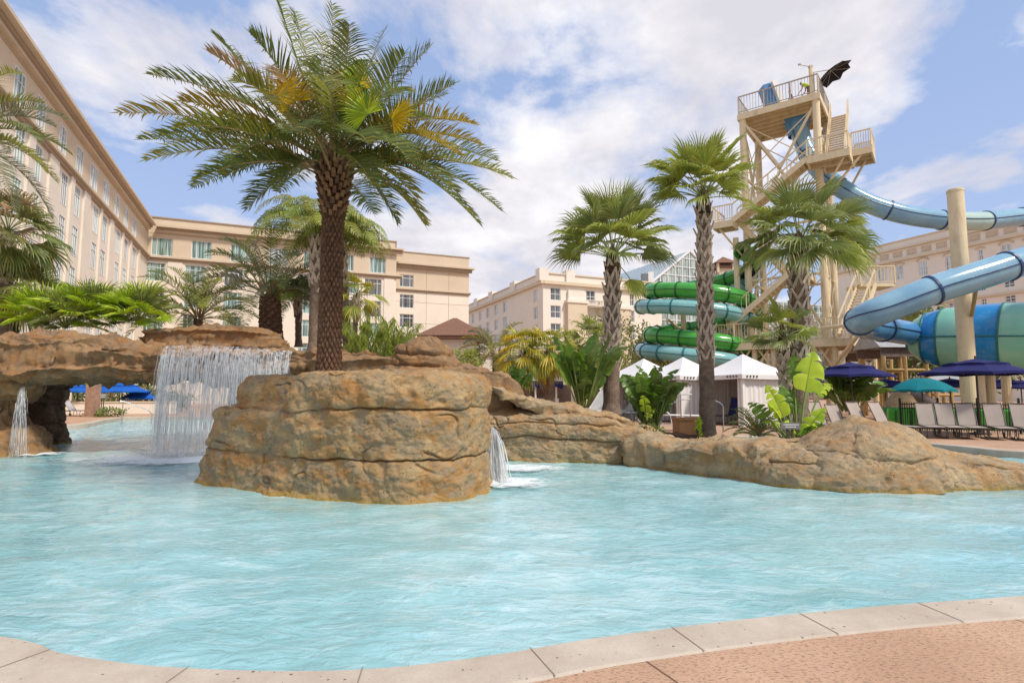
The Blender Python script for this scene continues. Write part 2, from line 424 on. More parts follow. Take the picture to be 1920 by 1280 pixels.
# ------------------------------------------------------------------ water surface with real waves
def water_mat():
    n = NT('pool_water'); c = n.pos()
    a = n.noise(c, .35, 4, .5, .4)
    col = n.mix(n.ramp(a, [(.35, (0, 0, 0)), (.65, (1, 1, 1))]), (.22, .455, .475), (.32, .545, .555))
    b = n.noise(n.pos((1, 1.8, 1)), 2.2, 5, .6, .7)
    col = n.mix(n.ramp(b, [(.45, (0, 0, 0)), (.7, (.55, .55, .55))]), col, (.36, .62, .66))
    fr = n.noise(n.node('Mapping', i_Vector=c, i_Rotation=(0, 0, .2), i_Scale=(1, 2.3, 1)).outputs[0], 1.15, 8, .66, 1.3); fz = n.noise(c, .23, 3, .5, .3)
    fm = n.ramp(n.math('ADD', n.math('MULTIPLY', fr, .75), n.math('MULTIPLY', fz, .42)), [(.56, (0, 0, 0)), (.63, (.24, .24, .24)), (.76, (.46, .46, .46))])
    col = n.mix(fm, col, (.68, .80, .81))  # whitish streaks in the base colour imitate bright reflections on the ripples
    w1 = n.noise(n.node('Mapping', i_Vector=c, i_Rotation=(0, 0, .22), i_Scale=(1, 2.1, 1)).outputs[0], 4.4, 4, .55, .9)
    w2 = n.noise(n.node('Mapping', i_Vector=c, i_Rotation=(0, 0, -.35), i_Scale=(1, 1.8, 1)).outputs[0], 11, 3, .5, .6)
    h = n.math('ADD', n.math('MULTIPLY', w1, 1.0), n.math('MULTIPLY', w2, .16))
    nm = n.bump(h, .42, .07)
    return n.done(n.principled(col, .04, 1.0, nm, IOR=1.5, Coat_Weight=.0))
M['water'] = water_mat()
def make_water():
    xs = np.arange(-25, 23.2, .11); ys = np.arange(2.4, 37.5, .11)
    X, Y = np.meshgrid(xs, ys); P = np.stack([X.ravel(), Y.ravel(), np.zeros(X.size)], 1)
    z = .034 * perlin(P * [.55, .9, 1], 3) + .030 * perlin(P * [1.2, 2.0, 1] + 9, 4) + .018 * perlin(P * [2.3, 3.6, 1], 5)
    for cx, cy, amp in ((-8.6, 16.2, .05), (-.2, 12.4, .05), (-14.6, 16.1, .03)):       # churn under the falls
        r = np.hypot(P[:, 0] - cx, P[:, 1] - cy); z += amp * np.exp(-(r / 2.2) ** 2) * perlin(P * 4.5, 8)
    P[:, 2] = WZ + z
    w = len(xs); i = np.arange(len(ys) - 1)[:, None] * w + np.arange(w - 1)[None]
    f = np.stack([i, i + 1, i + w + 1, i + w], -1).reshape(-1, 4)
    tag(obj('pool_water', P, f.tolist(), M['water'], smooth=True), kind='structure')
make_water()
# ------------------------------------------------------------------ rocks
def grid_normals(G, wrap):
    if wrap: da = np.roll(G, -1, 0) - np.roll(G, 1, 0)
    else: da = np.gradient(G, axis=0)
    db = np.gradient(G, axis=1)
    N = np.cross(da, db); l = np.linalg.norm(N, axis=2, keepdims=True)
    return N / np.maximum(l, 1e-9)
def rockify(G, wrap, levels, bulge=.05, crack=.07, cw=.016, amp=.08, fine=.012, seed=0, scale=1.0, frac=.05, flip=False, warp=.09):
    N = grid_normals(G, wrap) * (-1 if flip else 1)
    sh = G.shape; P = G.reshape(-1, 3); Nn = N.reshape(-1, 3)
    L = P[:, 2] + warp * perlin(P * [.8, .8, .3] + seed, seed) + .035 * perlin(P * [2.6, 2.6, 1.2], seed + 1) + .012 * perlin(P * [9, 9, 5], seed + 2)
    d = amp * fbm(P * 1.05 / scale + seed * 3.1, 3, seed + 3) + amp * .42 * fbm(P * np.array([2.6, 2.6, 3.6]) / scale, 3, seed + 4)
    d += fine * fbm(P * 11, 4, seed + 5, .6)
    rg = np.abs(perlin(P * np.array([2.9, 2.9, 4.6]) / scale, seed + 12)); d += .045 * amp / .085 * (np.clip(rg, 0, .3) - .15); rg = np.abs(perlin(P * np.array([6.5, 6.5, 9]), seed + 13)); d += .016 * (np.clip(rg, 0, .3) - .15)
    lv = sorted(levels)
    ed = [-9] + lv + [9]
    wid = cw * (1 + .9 * perlin(P * 1.7, seed + 9))
    for k in range(len(ed) - 1):
        lo, hi = ed[k], ed[k + 1]
        if lo < -8: lo = hi - .5
        if hi > 8: hi = lo + .5
        t = np.clip((L - lo) / (hi - lo), 0, 1); ins = (L >= ed[k]) & (L < ed[k + 1])
        off = .5 * bulge * math.sin(k * 2.4 + seed)
        d += np.where(ins, bulge * (1 - np.abs(2 * t - 1) ** 3.5) + off, 0)
    for k, z0 in enumerate(lv):
        g = np.clip(.75 + 1.3 * perlin(P * [.55, .55, .2] + 31 * k, seed + 6), 0.12, 1.1)
        x = (L - z0)
        d -= crack * g * np.exp(-(x / np.maximum(wid, .006)) ** 2)
    q = P * np.array([1.15, 1.15, 1.9]) / scale + .35 * np.stack([perlin(P * 2.3, seed + 20), perlin(P * 2.3 + 7, seed + 21), perlin(P * 2.3 + 15, seed + 22)], 1)
    r = np.abs(perlin(q, seed + 23)); gate = np.clip(2.6 * perlin(P * .9 + 3, seed + 24), 0, 1)
    d -= frac * gate * np.exp(-(r / .026) ** 2)
    pk = perlin(P * 3.4, seed + 25); d -= .16 * np.clip(pk - .34, 0, 1)
    return (P + Nn * d[:, None]).reshape(sh)
def grid_faces(a, b, wrap):
    i = np.arange(a if wrap else a - 1); j = np.arange(b - 1)
    I, J = np.meshgrid(i, j, indexing='ij'); I2 = (I + 1) % a
    return np.stack([I * b + J, I2 * b + J, I2 * b + J + 1, I * b + J + 1], -1).reshape(-1, 4).tolist()
def star_rock(name, outline, ztop, zbot, material, center=None, zc=None, prof=None, step=.035, wall_step=.02, levels=(), seed=1, sfun=None, parent=None, **kw):
    """closed outline (counter clockwise) with its own height all the way round, walls follow prof = (inset, height) pairs"""
    n = len(outline); P = [V(p[0], p[1], z) for p, z in zip(outline, ztop)]
    P = spline([P[-1]] + P + [P[0], P[1]], 24)[24:-24]
    P = P[:-1] if (P[0] - P[-1]).length < 1e-6 else P
    P = resample(P, step)
    O = np.array([tuple(p) for p in P]); c = np.array(center if center is not None else O[:, :2].mean(0))
    zc = O[:, 2].mean() if zc is None else zc
    prof = prof or [(1.05, 0), (1.02, .12), (.99, .4), (.96, .75), (.9, .93), (.78, 1.0), (.5, 1.03), (.2, 1.0), (0, 1.0)]
    S = spline([V(a, b, 0) for a, b in prof], 20)
    rad = np.linalg.norm(O[:, :2] - c, axis=1).mean(); hgt = O[:, 2].mean() - zbot
    acc = [0]
    for a, b in zip(S[:-1], S[1:]): acc.append(acc[-1] + math.hypot((b.x - a.x) * rad, (b.y - a.y) * hgt))
    acc = np.array(acc); k = max(24, int(acc[-1] / wall_step * .75))
    tt = np.linspace(0, 1, k)
    wallfrac = min(.98, (hgt * 1.15) / acc[-1])
    tt = np.where(tt < .8, tt / .8 * wallfrac, wallfrac + (tt - .8) / .2 * (1 - wallfrac)) * acc[-1]
    s = np.clip(np.interp(tt, acc, [p.x for p in S]), .002, 9); zf = np.interp(tt, acc, [p.y for p in S])
    mixc = np.clip(s, 0, 1)[None] ** .8
    zt = O[:, 2][:, None] * mixc + zc * (1 - mixc)
    Z = zbot + (zt - zbot) * zf[None]
    XY = c[None, None] + (O[:, None, :2] - c) * s[None, :, None]
    G = np.concatenate([XY, Z[..., None]], -1)
    if sfun is not None: G = sfun(G, c)
    G = rockify(G, True, levels, seed=seed, **kw)
    # pull the very middle together
    fs = grid_faces(G.shape[0], G.shape[1], True)
    return obj(name, G.reshape(-1, 3), fs, material, parent, smooth=True)
def loft_rock(name, path, hw, up, dn, material, levels=(), seed=1, na=150, step=.035, pw=.55, parent=None, **kw):
    """rock beam: oblong sections along a path"""
    k = len(path); par = [V(path[i][0], path[i][1], path[i][2]) for i in range(k)]
    P = spline(par, 30); A = spline([V(hw[i], up[i], dn[i]) for i in range(k)], 30)
    L = np.cumsum([0] + [(b - a).length for a, b in zip(P[:-1], P[1:])]); m = int(L[-1] / step)
    ss = np.linspace(0, L[-1], m)
    P = np.stack([np.interp(ss, L, [p[i] for p in P]) for i in range(3)], 1); A = np.stack([np.interp(ss, L, [p[i] for p in A]) for i in range(3)], 1)
    T = np.gradient(P, axis=0); T[:, 2] = 0; T /= np.linalg.norm(T, axis=1, keepdims=True)
    Sd = np.stack([T[:, 1], -T[:, 0], 0 * T[:, 0]], 1)
    th = np.linspace(0, 2 * PI, na, endpoint=False)
    cs = np.sign(np.cos(th)) * np.abs(np.cos(th)) ** pw; sn = np.sign(np.sin(th)) * np.abs(np.sin(th)) ** pw
    # even out the samples around the section
    hgt = np.where(sn[None] > 0, A[:, 1:2] * sn[None], A[:, 2:3] * sn[None])
    cap = np.clip(np.minimum(ss, ss[-1] - ss) / .5, 0, 1) ** .5
    G = P[:, None] + Sd[:, None] * (A[:, 0:1] * cs[None])[..., None] * cap[:, None, None]
    G = np.concatenate([G[..., :2], (P[:, 2:3] + hgt * cap[:, None])[..., None]], -1)
    G = np.transpose(G, (1, 0, 2))            # ring first (wraps), then along
    G = rockify(G, True, levels, seed=seed, flip=False, **kw)
    fs = grid_faces(G.shape[0], G.shape[1], True)
    return obj(name, G.reshape(-1, 3), fs, material, parent, smooth=True)
# --- the island in the pool
def island():
    b = [gnd(360, 903, WZ), gnd(420, 915, WZ), gnd(520, 929, WZ), gnd(640, 940, WZ), gnd(760, 945, WZ), gnd(850, 940, WZ), gnd(905, 928, WZ), gnd(922, 912, WZ)]
    out = [(p.x, p.y) for p in b] + [(-.42, 11.0), (-1.1, 12.0), (-2.6, 12.4), (-4.3, 12.2), (-5.6, 11.6)]
    zt = [1.86, 1.86, 1.87, 1.88, 1.88, 1.88, 1.88, 1.88, 1.88, 1.86, 1.86, 1.86, 1.84]
    def sf(G, c):
        # the left shoulder stops lower than the main block
        d = G[..., :2] - c; ang = np.arctan2(d[..., 1], d[..., 0]); z = G[..., 2]
        lob = np.exp(-((np.abs(np.mod(ang - math.radians(184) + PI, 2 * PI) - PI)) / .50) ** 4)
        keep = 1 - lob * .245 * (1 / (1 + np.exp(-(z - 1.19) / .035)))
        flare = 1 + .055 * np.exp(-(z + .2) / .16)
        top = .02 * np.exp(-((z - 1.55) / .3) ** 2)
        k = keep * (flare + top) * (1 - lob * .06 * np.clip((z - .1) / .9, 0, 1))
        G = G.copy(); G[..., :2] = c + d * k[..., None]; return G
    prof = [(.95, 0), (.95, .18), (.945, .30), (.935, .55), (.94, .68), (.945, .82), (.94, .90), (.90, .965), (.82, .99), (.5, 1.0), (.2, 1.0), (0, 1.0)]
    o = star_rock('rock_island', out, zt, -.7, M['rock'], center=(-2.75, 10.35), zc=1.86, prof=prof, step=.02, wall_step=.012, levels=(.44, 1.22), seed=4, sfun=sf, bulge=.03, crack=.13, cw=.011, amp=.095, fine=.014, frac=.14)
    tag(o, 'big tan layered boulder island in the pool carrying the large feather palm', 'rock')
island()
# --- rock bridge on the left with its piers
def bridge():
    t = thing('rock_bridge', 'long brown rock bridge over the water at the left with a cave beneath', 'rock bridge', (-12, 16.5, 2.2))
    path = [(-19.5, 16.6, 2.45), (-16, 16.4, 2.45), (-14, 16.5, 2.46), (-12.2, 16.7, 2.45), (-10.4, 16.9, 2.35), (-8, 17.1, 2.25), (-5.5, 17.3, 2.2), (-3.6, 17.4, 2.1)]
    loft_rock('beam', path, [1.5, 1.5, 1.55, 1.5, 1.4, 1.35, 1.3, 1.1], [.66, .70, .74, .72, .52, .52, .5, .45], [.9, .78, .74, .68, .56, .5, .5, .5], M['rock_brown'], levels=(2.14, 2.52, 2.86), seed=7, na=190, pw=.5, parent=t, bulge=.06, crack=.14, cw=.02, amp=.20, frac=.18, warp=.2, scale=.9)
    f = gnd(0, 848, WZ)
    out = [(-13.0, 15.6), (-13.0, 16.3), (-13.6, 17.0), (-14.8, 17.5), (-17.4, 17.7), (-19.5, 16.5), (-17.8, 15.0), (-15.8, 14.75), (-14.2, 14.9)]
    def sf(G, c):
        z = G[..., 2]; G = G.copy()
        G[..., 0] -= .75 * np.clip(1.15 - np.abs(z - .95), 0, 1) * (G[..., 0] > c[0]); return G
    star_rock('pier', out, [2.5] * 9, -.7, M['rock_brown'], center=(-15.9, 16.3), zc=2.5, prof=[(1.06, 0), (1.04, .15), (.95, .35), (.93, .6), (.98, .8), (.95, .95), (.7, 1), (0, 1)], levels=(.5, 1.2, 1.75), seed=9, sfun=sf, parent=t, bulge=.08, amp=.16, crack=.08, frac=.12)
    out = [(-14.75, 18.4), (-15.0, 19.4), (-16.0, 20.0), (-17.2, 19.6), (-17.4, 18.4), (-16.2, 17.6), (-15.1, 17.6)]
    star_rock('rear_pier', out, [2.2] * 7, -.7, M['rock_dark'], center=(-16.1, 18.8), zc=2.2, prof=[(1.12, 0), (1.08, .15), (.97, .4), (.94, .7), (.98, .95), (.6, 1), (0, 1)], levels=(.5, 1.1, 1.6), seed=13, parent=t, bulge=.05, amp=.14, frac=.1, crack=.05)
    # upper block behind the lip of the fall
    path = [(-11.6, 18.0, 3.05), (-10.6, 17.95, 3.08), (-9.2, 18.0, 3.12), (-7.9, 18.1, 3.08), (-7.1, 18.2, 2.95)]
    loft_rock('upper_block', path, [.75, .8, .8, .75, .6], [.42, .42, .45, .42, .3], [.6, .6, .6, .6, .6], M['rock_brown'], levels=(2.9, 3.15, 3.32), seed=17, na=110, parent=t, bulge=.05, crack=.08, amp=.08, frac=.08)
bridge()
# --- rocks on the planted bank behind the island
def bank_rocks():
    a = at(795, 668, 15.2)
    out = [(a.x + 1.05 * math.cos(q), a.y + .8 * math.sin(q)) for q in np.linspace(0, 2 * PI, 9)[:-1]]
    o = star_rock('boulder', out, [2.55, 2.7, 2.8, 2.75, 2.62, 2.72, 2.8, 2.7], .4, M['rock_brown'], zc=2.95, prof=[(1.0, 0), (1.05, .4), (1.02, .65), (.92, .82), (.7, .95), (.35, 1.0), (0, 1.0)], levels=(2.2, 2.52, 2.75), seed=21, bulge=.06, crack=.09, amp=.15, frac=.12)
    tag(o, 'rounded brown boulder standing on the bank right of the island palm', 'boulder')
    path = [(-5.7, 16.9, 2.35), (-5.1, 16.7, 2.35), (-4.6, 15.8, 2.25), (-3.2, 15.7, 2.2), (-1.2, 15.8, 2.05), (0.2, 16.2, 1.6)]
    o = loft_rock('rock_shelf', path, [.8, .8, .8, .9, .9, .8], [.36, .36, .3, .25, .2, .2], [2.4] * 6, M['rock_brown'], levels=(2.05, 2.35), seed=23, na=120, bulge=.05, crack=.08, amp=.12)
    tag(o, 'low brown rock shelf right of the waterfall behind the palm trunk', 'rock')
bank_rocks()
# --- ledge to the right of the island with its small cascade
def ledge():
    t = thing('rock_ledge', 'layered tan rock ledge right of the island with a small cascade', 'rock', (1.2, 14.6, 0))
    b = [gnd(905, 862, WZ), gnd(990, 866, WZ), gnd(1080, 868, WZ), gnd(1160, 870, WZ), gnd(1230, 872, WZ), gnd(1300, 880, WZ)]
    out = [(p.x, p.y) for p in b] + [(4.4, 14.6), (3.4, 15.4), (2.2, 16.1), (.6, 16.5), (-1.0, 16.2), (-1.4, 15.0)]
    zt = [.86, .88, .90, .78, .50, .12, .30, .70, .98, 1.12, 1.1, .95]
    star_rock('wall', out, zt, -.7, M['rock_pale'], center=(1.3, 15.0), zc=.98, prof=[(1.03, 0), (1.0, .3), (.97, .55), (.985, .75), (.97, .88), (.93, .95), (.8, 1), (.4, 1.02), (0, 1)], step=.022, wall_step=.014, levels=(.30, .64), seed=31, warp=.2, parent=t, bulge=.03, crack=.09, cw=.016, amp=.085, frac=.08)
    p0, p1, p2, p3, p4 = at(915, 722, 15.2), at(960, 742, 15.1), at(1020, 762, 15.0), at(1100, 778, 14.8), at(1195, 792, 14.6)
    loft_rock('upper_slab', [tuple(p) for p in (p0, p1, p2, p3, p4)], [.5, .55, .6, .55, .4], [.12, .16, .17, .16, .1], [.16, .2, .28, .3, .3], M['rock_pale'], levels=(.95, 1.15, 1.4), seed=33, na=90, parent=t, bulge=.03, crack=.05, amp=.08, frac=.05)
    # low saddle that links it to the right-hand boulder
    path = [tuple(at(a, b_, d)) for a, b_, d in ((1165, 828, 14.2), (1230, 838, 13.6), (1300, 850, 12.9), (1370, 858, 12.2), (1440, 862, 11.6), (1500, 866, 11.2))]
    loft_rock('low_rock', path, [.8, .75, .75, .8, .9, .9], [.3, .30, .32, .38, .42, .42], [.8] * 6, M['rock_pale'], levels=(.05, .24), seed=37, na=110, parent=t, bulge=.02, crack=.06, warp=.2, amp=.14, frac=.12)
ledge()
def right_boulder():
    px = [(1330, 880), (1390, 896), (1450, 910), (1520, 917), (1600, 921), (1700, 923), (1800, 921), (1900, 917)]
    b = [gnd(a, c, WZ) for a, c in px]
    out = [(p.x, p.y) for p in b] + [(10.2, 10.3), (9.6, 11.6), (8.2, 12.4), (6.4, 12.7), (4.9, 12.6), (4.0, 12.1)]
    # apron
    t = thing('pool_boulder', 'low spreading tan boulder with a humped top at the right of the pool', 'boulder', (6.6, 11, 0))
    star_rock('apron', out, [.22, .28, .32, .36, .38, .34, .24, .10, .10, .2, .34, .40, .38, .3], -.7, M['rock_pale'], center=(6.4, 11.1), zc=.66, prof=[(1.0, 0), (.985, .3), (.975, .6), (.93, .82), (.84, .95), (.6, 1.0), (.3, 1.02), (0, 1)], step=.022, wall_step=.013, levels=(.21,), seed=41, parent=t, bulge=.03, crack=.085, cw=.012, warp=.16, amp=.07, frac=.05)
    c = at(1607, 830, 11.0)
    out = [(c.x + 1.42 * math.cos(q) * (1.0 if math.cos(q) < 0 else .98), c.y + 1.15 * math.sin(q)) for q in np.linspace(0, 2 * PI, 11)[:-1]]
    star_rock('hump', out, [.76, .86, .9, .82, .62, .5, .58, .76, .88, .84], -.2, M['rock_pale'], zc=1.06, prof=[(1.12, 0), (1.1, .2), (1.04, .42), (.95, .62), (.8, .82), (.55, .95), (.25, 1.0), (0, 1.0)], step=.022, wall_step=.014, levels=(.38,), seed=43, parent=t, bulge=.0, crack=.06, warp=.15, amp=.075, frac=.03)
right_boulder()
# ground under the planting beds (mulch)
M['mulch'] = plain('bark_mulch', (.12, .062, .035), .95, .1, .5, 14, .9, 60)
o = loft_rock('planting_bed', [(-8.6, 18.6, .2), (-5, 18.5, .2), (-1, 18.2, .2), (3, 18.2, .05), (6.2, 17.2, -.02)], [2.2, 2.4, 2.2, 1.9, 1.0], [1.9, 1.85, 1.2, .38, .16], [.5] * 5, M['mulch'], seed=51, na=60, step=.12, amp=.1, frac=0, crack=0, bulge=0)
tag(o, kind='structure')
o = loft_rock('planting_bed', [(3.4, 14.5, -.1), (5.0, 13.6, -.1), (6.6, 13.0, -.1), (7.6, 12.9, -.1)], [.9, 1.2, 1.1, .6], [.34, .40, .42, .3], [.5] * 4, M['mulch'], seed=53, na=60, step=.1, amp=.06, frac=0, crack=0, bulge=0)
tag(o, kind='structure')
# ------------------------------------------------------------------ palms
def feather(mb, p0, p1, p2, n=46, lw=.02, ll=.5, seed=0, vee=.5, droop=.25, rach=.016, m_leaf=0, m_rach=1, petiole=.18, sweep=.55):
    """pinnate frond along a bezier; every leaflet is its own narrow blade"""
    rnd = random.Random(seed)
    pts = bez(p0, p1, p2, 25)
    mb.tube(pts, [rach * (1.5 - 1.35 * i / 24) for i in range(25)], 5, m=m_rach)
    L = len(pts) - 1
    for i in range(n):
        t = petiole + (1 - petiole) * (i + .5 * rnd.random()) / n
        x = min(t * L, L - .001); k = int(x); pos = pts[k].lerp(pts[k + 1], x - k); tan = (pts[k + 1] - pts[k]).normalized()
        side = tan.cross(Vector((0, 0, 1)))
        if side.length < .05: side = Vector((1, 0, 0))
        side.normalize(); up = side.cross(tan).normalized()
        env = (math.sin(PI * min(1, .14 + .86 * (t - petiole) / (1 - petiole))) ** .55) * .92 + .08
        for s in (-1, 1):
            l = ll * env * rnd.uniform(.82, 1.12)
            f = sweep + .75 * max(0, t - .6) + rnd.uniform(-.14, .14)
            v = vee * rnd.uniform(.4, 1.5)
            d = (side * s * math.cos(v) + up * math.sin(v) + tan * f).normalized()
            w = up.cross(d)
            if w.length < .01: w = tan.copy()
            w = (w.normalized() * .5 + tan * .8); w = (w - d * w.dot(d)).normalized() * lw
            d2 = (d + Vector((0, 0, -droop * rnd.uniform(.6, 1.5)))).normalized()
            a = pos; b = pos + d * l * .5; c = b + d2 * l * .5
            mb.add([a - w * .35, a + w * .35, b + w * .5, b - w * .5, c], [(0, 1, 2, 3), (3, 2, 4)], m_leaf)
    # terminal leaflet
    e = pts[-1]; d = (pts[-1] - pts[-2]).normalized()
    mb.add([e, e + Vector((0, 0, lw)), e + d * ll * .3], [(0, 1, 2)], m_leaf)
def fan(mb, p0, d, R, pet, nseg=34, spread=2.5, seed=0, droop=.5, fold=.35, cut=.5, m_leaf=0, m_stem=1, costa=.25, sw=.012, tilt=None, hub=None, bd=None):
    """palmate leaf: petiole then a pleated blade that splits into drooping tips"""
    rnd = random.Random(seed); d = Vector(d).normalized()
    side = d.cross(Vector((0, 0, 1)))
    if side.length < .05: side = Vector((1, 0, 0))
    side.normalize()
    if tilt: side = (Matrix.Rotation(tilt, 3, d) @ side)
    up = side.cross(d).normalized()
    hub = hub if hub is not None else p0 + d * pet + Vector((0, 0, -.12 * pet * (1 - abs(d.z))))
    mb.tube(bez(p0, p0 + d * pet * .5 + up * pet * .05, hub, 7), [sw * 1.3, sw * 1.2, sw * 1.1, sw, sw, sw * .9, sw * .8], 5, m=m_stem)
    if bd is None: d = (d + Vector((0, 0, -.25))).normalized()
    else: d = Vector(bd).normalized(); side = d.cross(Vector((.15, .8, -.35))).normalized()
    up = side.cross(d).normalized()
    prev = None; cuts = []
    for k in range(nseg + 1):
        a = -spread / 2 + spread * k / nseg
        zz = (1 if k % 2 else -1) * .02 * R
        q = hub + (d * math.cos(a) + side * math.sin(a)) * R * cut * (1 - .1 * abs(a) / (spread / 2)) + up * (zz + abs(math.sin(a)) * fold * R * cut) + Vector((0, 0, -droop * .12 * R))
        cuts.append(q)
    for k in range(nseg):
        a = -spread / 2 + spread * (k + .5) / nseg
        r = R * rnd.uniform(.86, 1.06) * (1 - .16 * (abs(a) / (spread / 2)) ** 2) * (1 + costa * (1 - abs(a) / (spread / 2)))
        dirn = (d * math.cos(a) + side * math.sin(a)).normalized()
        c0, c1 = cuts[k], cuts[k + 1]; mid = (c0 + c1) / 2
        lift = up * abs(math.sin(a)) * fold * .6
        d1 = (dirn + lift + Vector((0, 0, -droop * .5 * rnd.uniform(.7, 1.3)))).normalized()
        d2 = (dirn + Vector((0, 0, -droop * 1.8 * rnd.uniform(.6, 1.4))) + side * rnd.uniform(-.12, .12)).normalized()
        rest = r - R * cut; h = c1 - c0
        e = mid + d1 * rest * .5; tip = e + d2 * rest * .5
        mb.add([hub, c0, c1, e - h * .36, e + h * .36, tip], [(0, 1, 2), (1, 3, 4, 2), (3, 5, 4)], m_leaf)
def boots_trunk(base, top, r0, r1, n_turn=7, cell=.085, seed=0, amp=.25, na=84):
    """date-palm stem: spiral of diamond leaf-base scars pressed into the surface"""
    L = (top - base).length; nz = int(L / .014); ax = (top - base) / L
    s = ax.cross(Vector((0, 1, 0))).normalized(); u = ax.cross(s)
    th = np.linspace(0, 2 * PI, na, endpoint=False)[:, None]; z = np.linspace(0, L, nz)[None]
    A = th / (2 * PI) * n_turn; B = z / cell
    p = A + B * .5; q = A - B * .5 + .08 * B * 0
    jit = perlin(np.stack([np.broadcast_to(np.cos(th) * 3, (na, nz)).ravel(), np.broadcast_to(np.sin(th) * 3, (na, nz)).ravel(), np.broadcast_to(z * 7, (na, nz)).ravel()], 1), seed).reshape(na, nz)
    fp = np.abs(((p + .18 * jit) % 1) - .5) * 2; fq = np.abs(((q + .18 * jit) % 1) - .5) * 2
    e = np.maximum(fp, fq); bump = np.clip((1 - e) / .45, 0, 1) ** .6
    g = (q + .18 * jit) % 1
    bump = bump * (.65 + .5 * g)
    rough = jit * .02
    R = (r0 + (r1 - r0) * z / L) * (1 + amp * (bump - .4) + rough + .16 * np.exp(-z / .16))
    S = np.array(s); U = np.array(u); AX = np.array(ax); Bs = np.array(base)
    G = Bs + AX * z[..., None] + (S * np.cos(th)[..., None] + U * np.sin(th)[..., None]) * R[..., None]
    return G
def big_palm():
    base = at(617, 683, 10.35); top = at(627, 318, 10.3); crown = at(628, 285, 10.3)
    t = thing('feather_palm', 'large feather palm with dark studded trunk growing on the boulder island', 'palm tree', base)
    G = boots_trunk(base - V(0, 0, .12), top, .185, .165, 15, .092, 3, .34, 190)
    tr = obj('trunk', G.reshape(-1, 3), grid_faces(G.shape[0], G.shape[1], True), M['trunk_dark'], t, smooth=True)
    # cut leaf stubs swelling the head of the stem
    mb = MB(); rnd = random.Random(4); ax = (top - base).normalized()
    for k in range(150):
        f = k / 150; z = 1.28 * f ** .9; a = k * 2.39996; c = top + ax * (z - .95)
        rr = .165 + .10 * math.sin(min(1, f * 1.25) * PI * .55)
        o = Vector((math.cos(a), math.sin(a), 0)); s = Vector((-o.y, o.x, 0))
        l = .11 + .10 * f; d = (o * (.62 - .25 * f) + Vector((0, 0, .85))).normalized(); p = c + o * (rr - .03); w = .046 * rnd.uniform(.8, 1.15); e = p + d * l; nrm = s.cross(d)
        mb.add([p - s * w - nrm * .0, p + s * w, p + s * w * .9 + o * .055, p - s * w * .9 + o * .055, e - s * w * .75, e + s * w * .75, e + s * w * .6 + o * .05, e - s * w * .6 + o * .05],
               [(0, 1, 5, 4), (1, 2, 6, 5), (2, 3, 7, 6), (3, 0, 4, 7), (4, 5, 6, 7)], 0 if rnd.random() < .35 else 1)
    mb.build('leaf_stubs', None, tr, mats=[M['trunk_dark'], M['boot_tan']])
    mb = MB(); mb.lathe([(.10, -.75), (.24, -.5), (.27, -.15), (.2, .15), (.05, .35)], 16, top + V(0, 0, .25)); mb.build('crown_heart', M['fiber'], t)
    # fronds seen in the picture: (tip pixel, tip depth, lift, yellow)
    tips = [(222, 212, 9.7, .9, 1), (262, 262, 11.3, .9, 0), (280, 140, 10.9, 1.0, 0), (275, 300, 9.3, 1.0, 0), (365, 338, 9.2, 1.0, 0), (362, 352, 11.8, .9, 0), (462, 392, 10.2, .9, 0),
            (402, 66, 11.4, .7, 0), (470, 64, 9.6, .8, 0), (392, 98, 9.9, .7, 2), (518, -6, 10.9, .5, 0), (552, 20, 11.6, .4, 0), (622, 8, 10.8, .3, 0), (655, 45, 9.3, .5, 0), (600, 60, 11.9, .4, 0),
            (722, 55, 11.3, .5, 0), (806, 88, 10.7, .6, 0), (760, 100, 9.2, .7, 0), (850, 158, 10.2, .8, 0), (835, 178, 11.6, .7, 0), (888, 232, 9.5, 1.0, 1), (958, 332, 9.8, 1.1, 1), (938, 392, 10.6, 1.15, 0), (930, 300, 11.6, 1.1, 0),
            (897, 418, 9.7, 1.1, 0), (795, 420, 10.0, 1.0, 0), (745, 418, 10.9, .9, 0), (855, 360, 8.9, 1.2, 0), (700, 400, 12.0, .8, 0), (520, 360, 12.2, .9, 0), (430, 300, 8.6, 1.1, 0), (330, 240, 8.9, 1.1, 1), (540, 250, 7.4, 1.2, 0), (690, 270, 7.2, 1.2, 0), (770, 300, 7.7, 1.2, 0), (470, 190, 7.6, 1.2, 0), (600, 150, 7.1, 1.2, 0), (760, 170, 7.9, 1.1, 0),
            (600, 110, 8.2, .9, 0), (520, 130, 8.4, .9, 2), (690, 120, 8.3, .9, 0), (440, 150, 9.0, 1.0, 1), (390, 250, 10.0, 1.0, 0), (420, 330, 10.4, 1.0, 0), (520, 345, 9.3, 1.0, 0), (840, 330, 10.3, 1.1, 0), (860, 290, 8.7, 1.2, 1), (780, 370, 9.2, 1.1, 0), (700, 350, 8.6, 1.1, 0), (800, 220, 9.0, 1.1, 0), (340, 190, 10.2, 1.0, 1), (300, 255, 10.2, 1.0, 0), (900, 270, 10.4, 1.1, 1),
            (560, 180, 13.2, .8, 0), (690, 180, 13.2, .8, 0), (470, 240, 12.9, .9, 0), (780, 250, 12.8, .9, 0), (850, 300, 12.5, 1.0, 0), (400, 180, 12.6, .9, 0)]
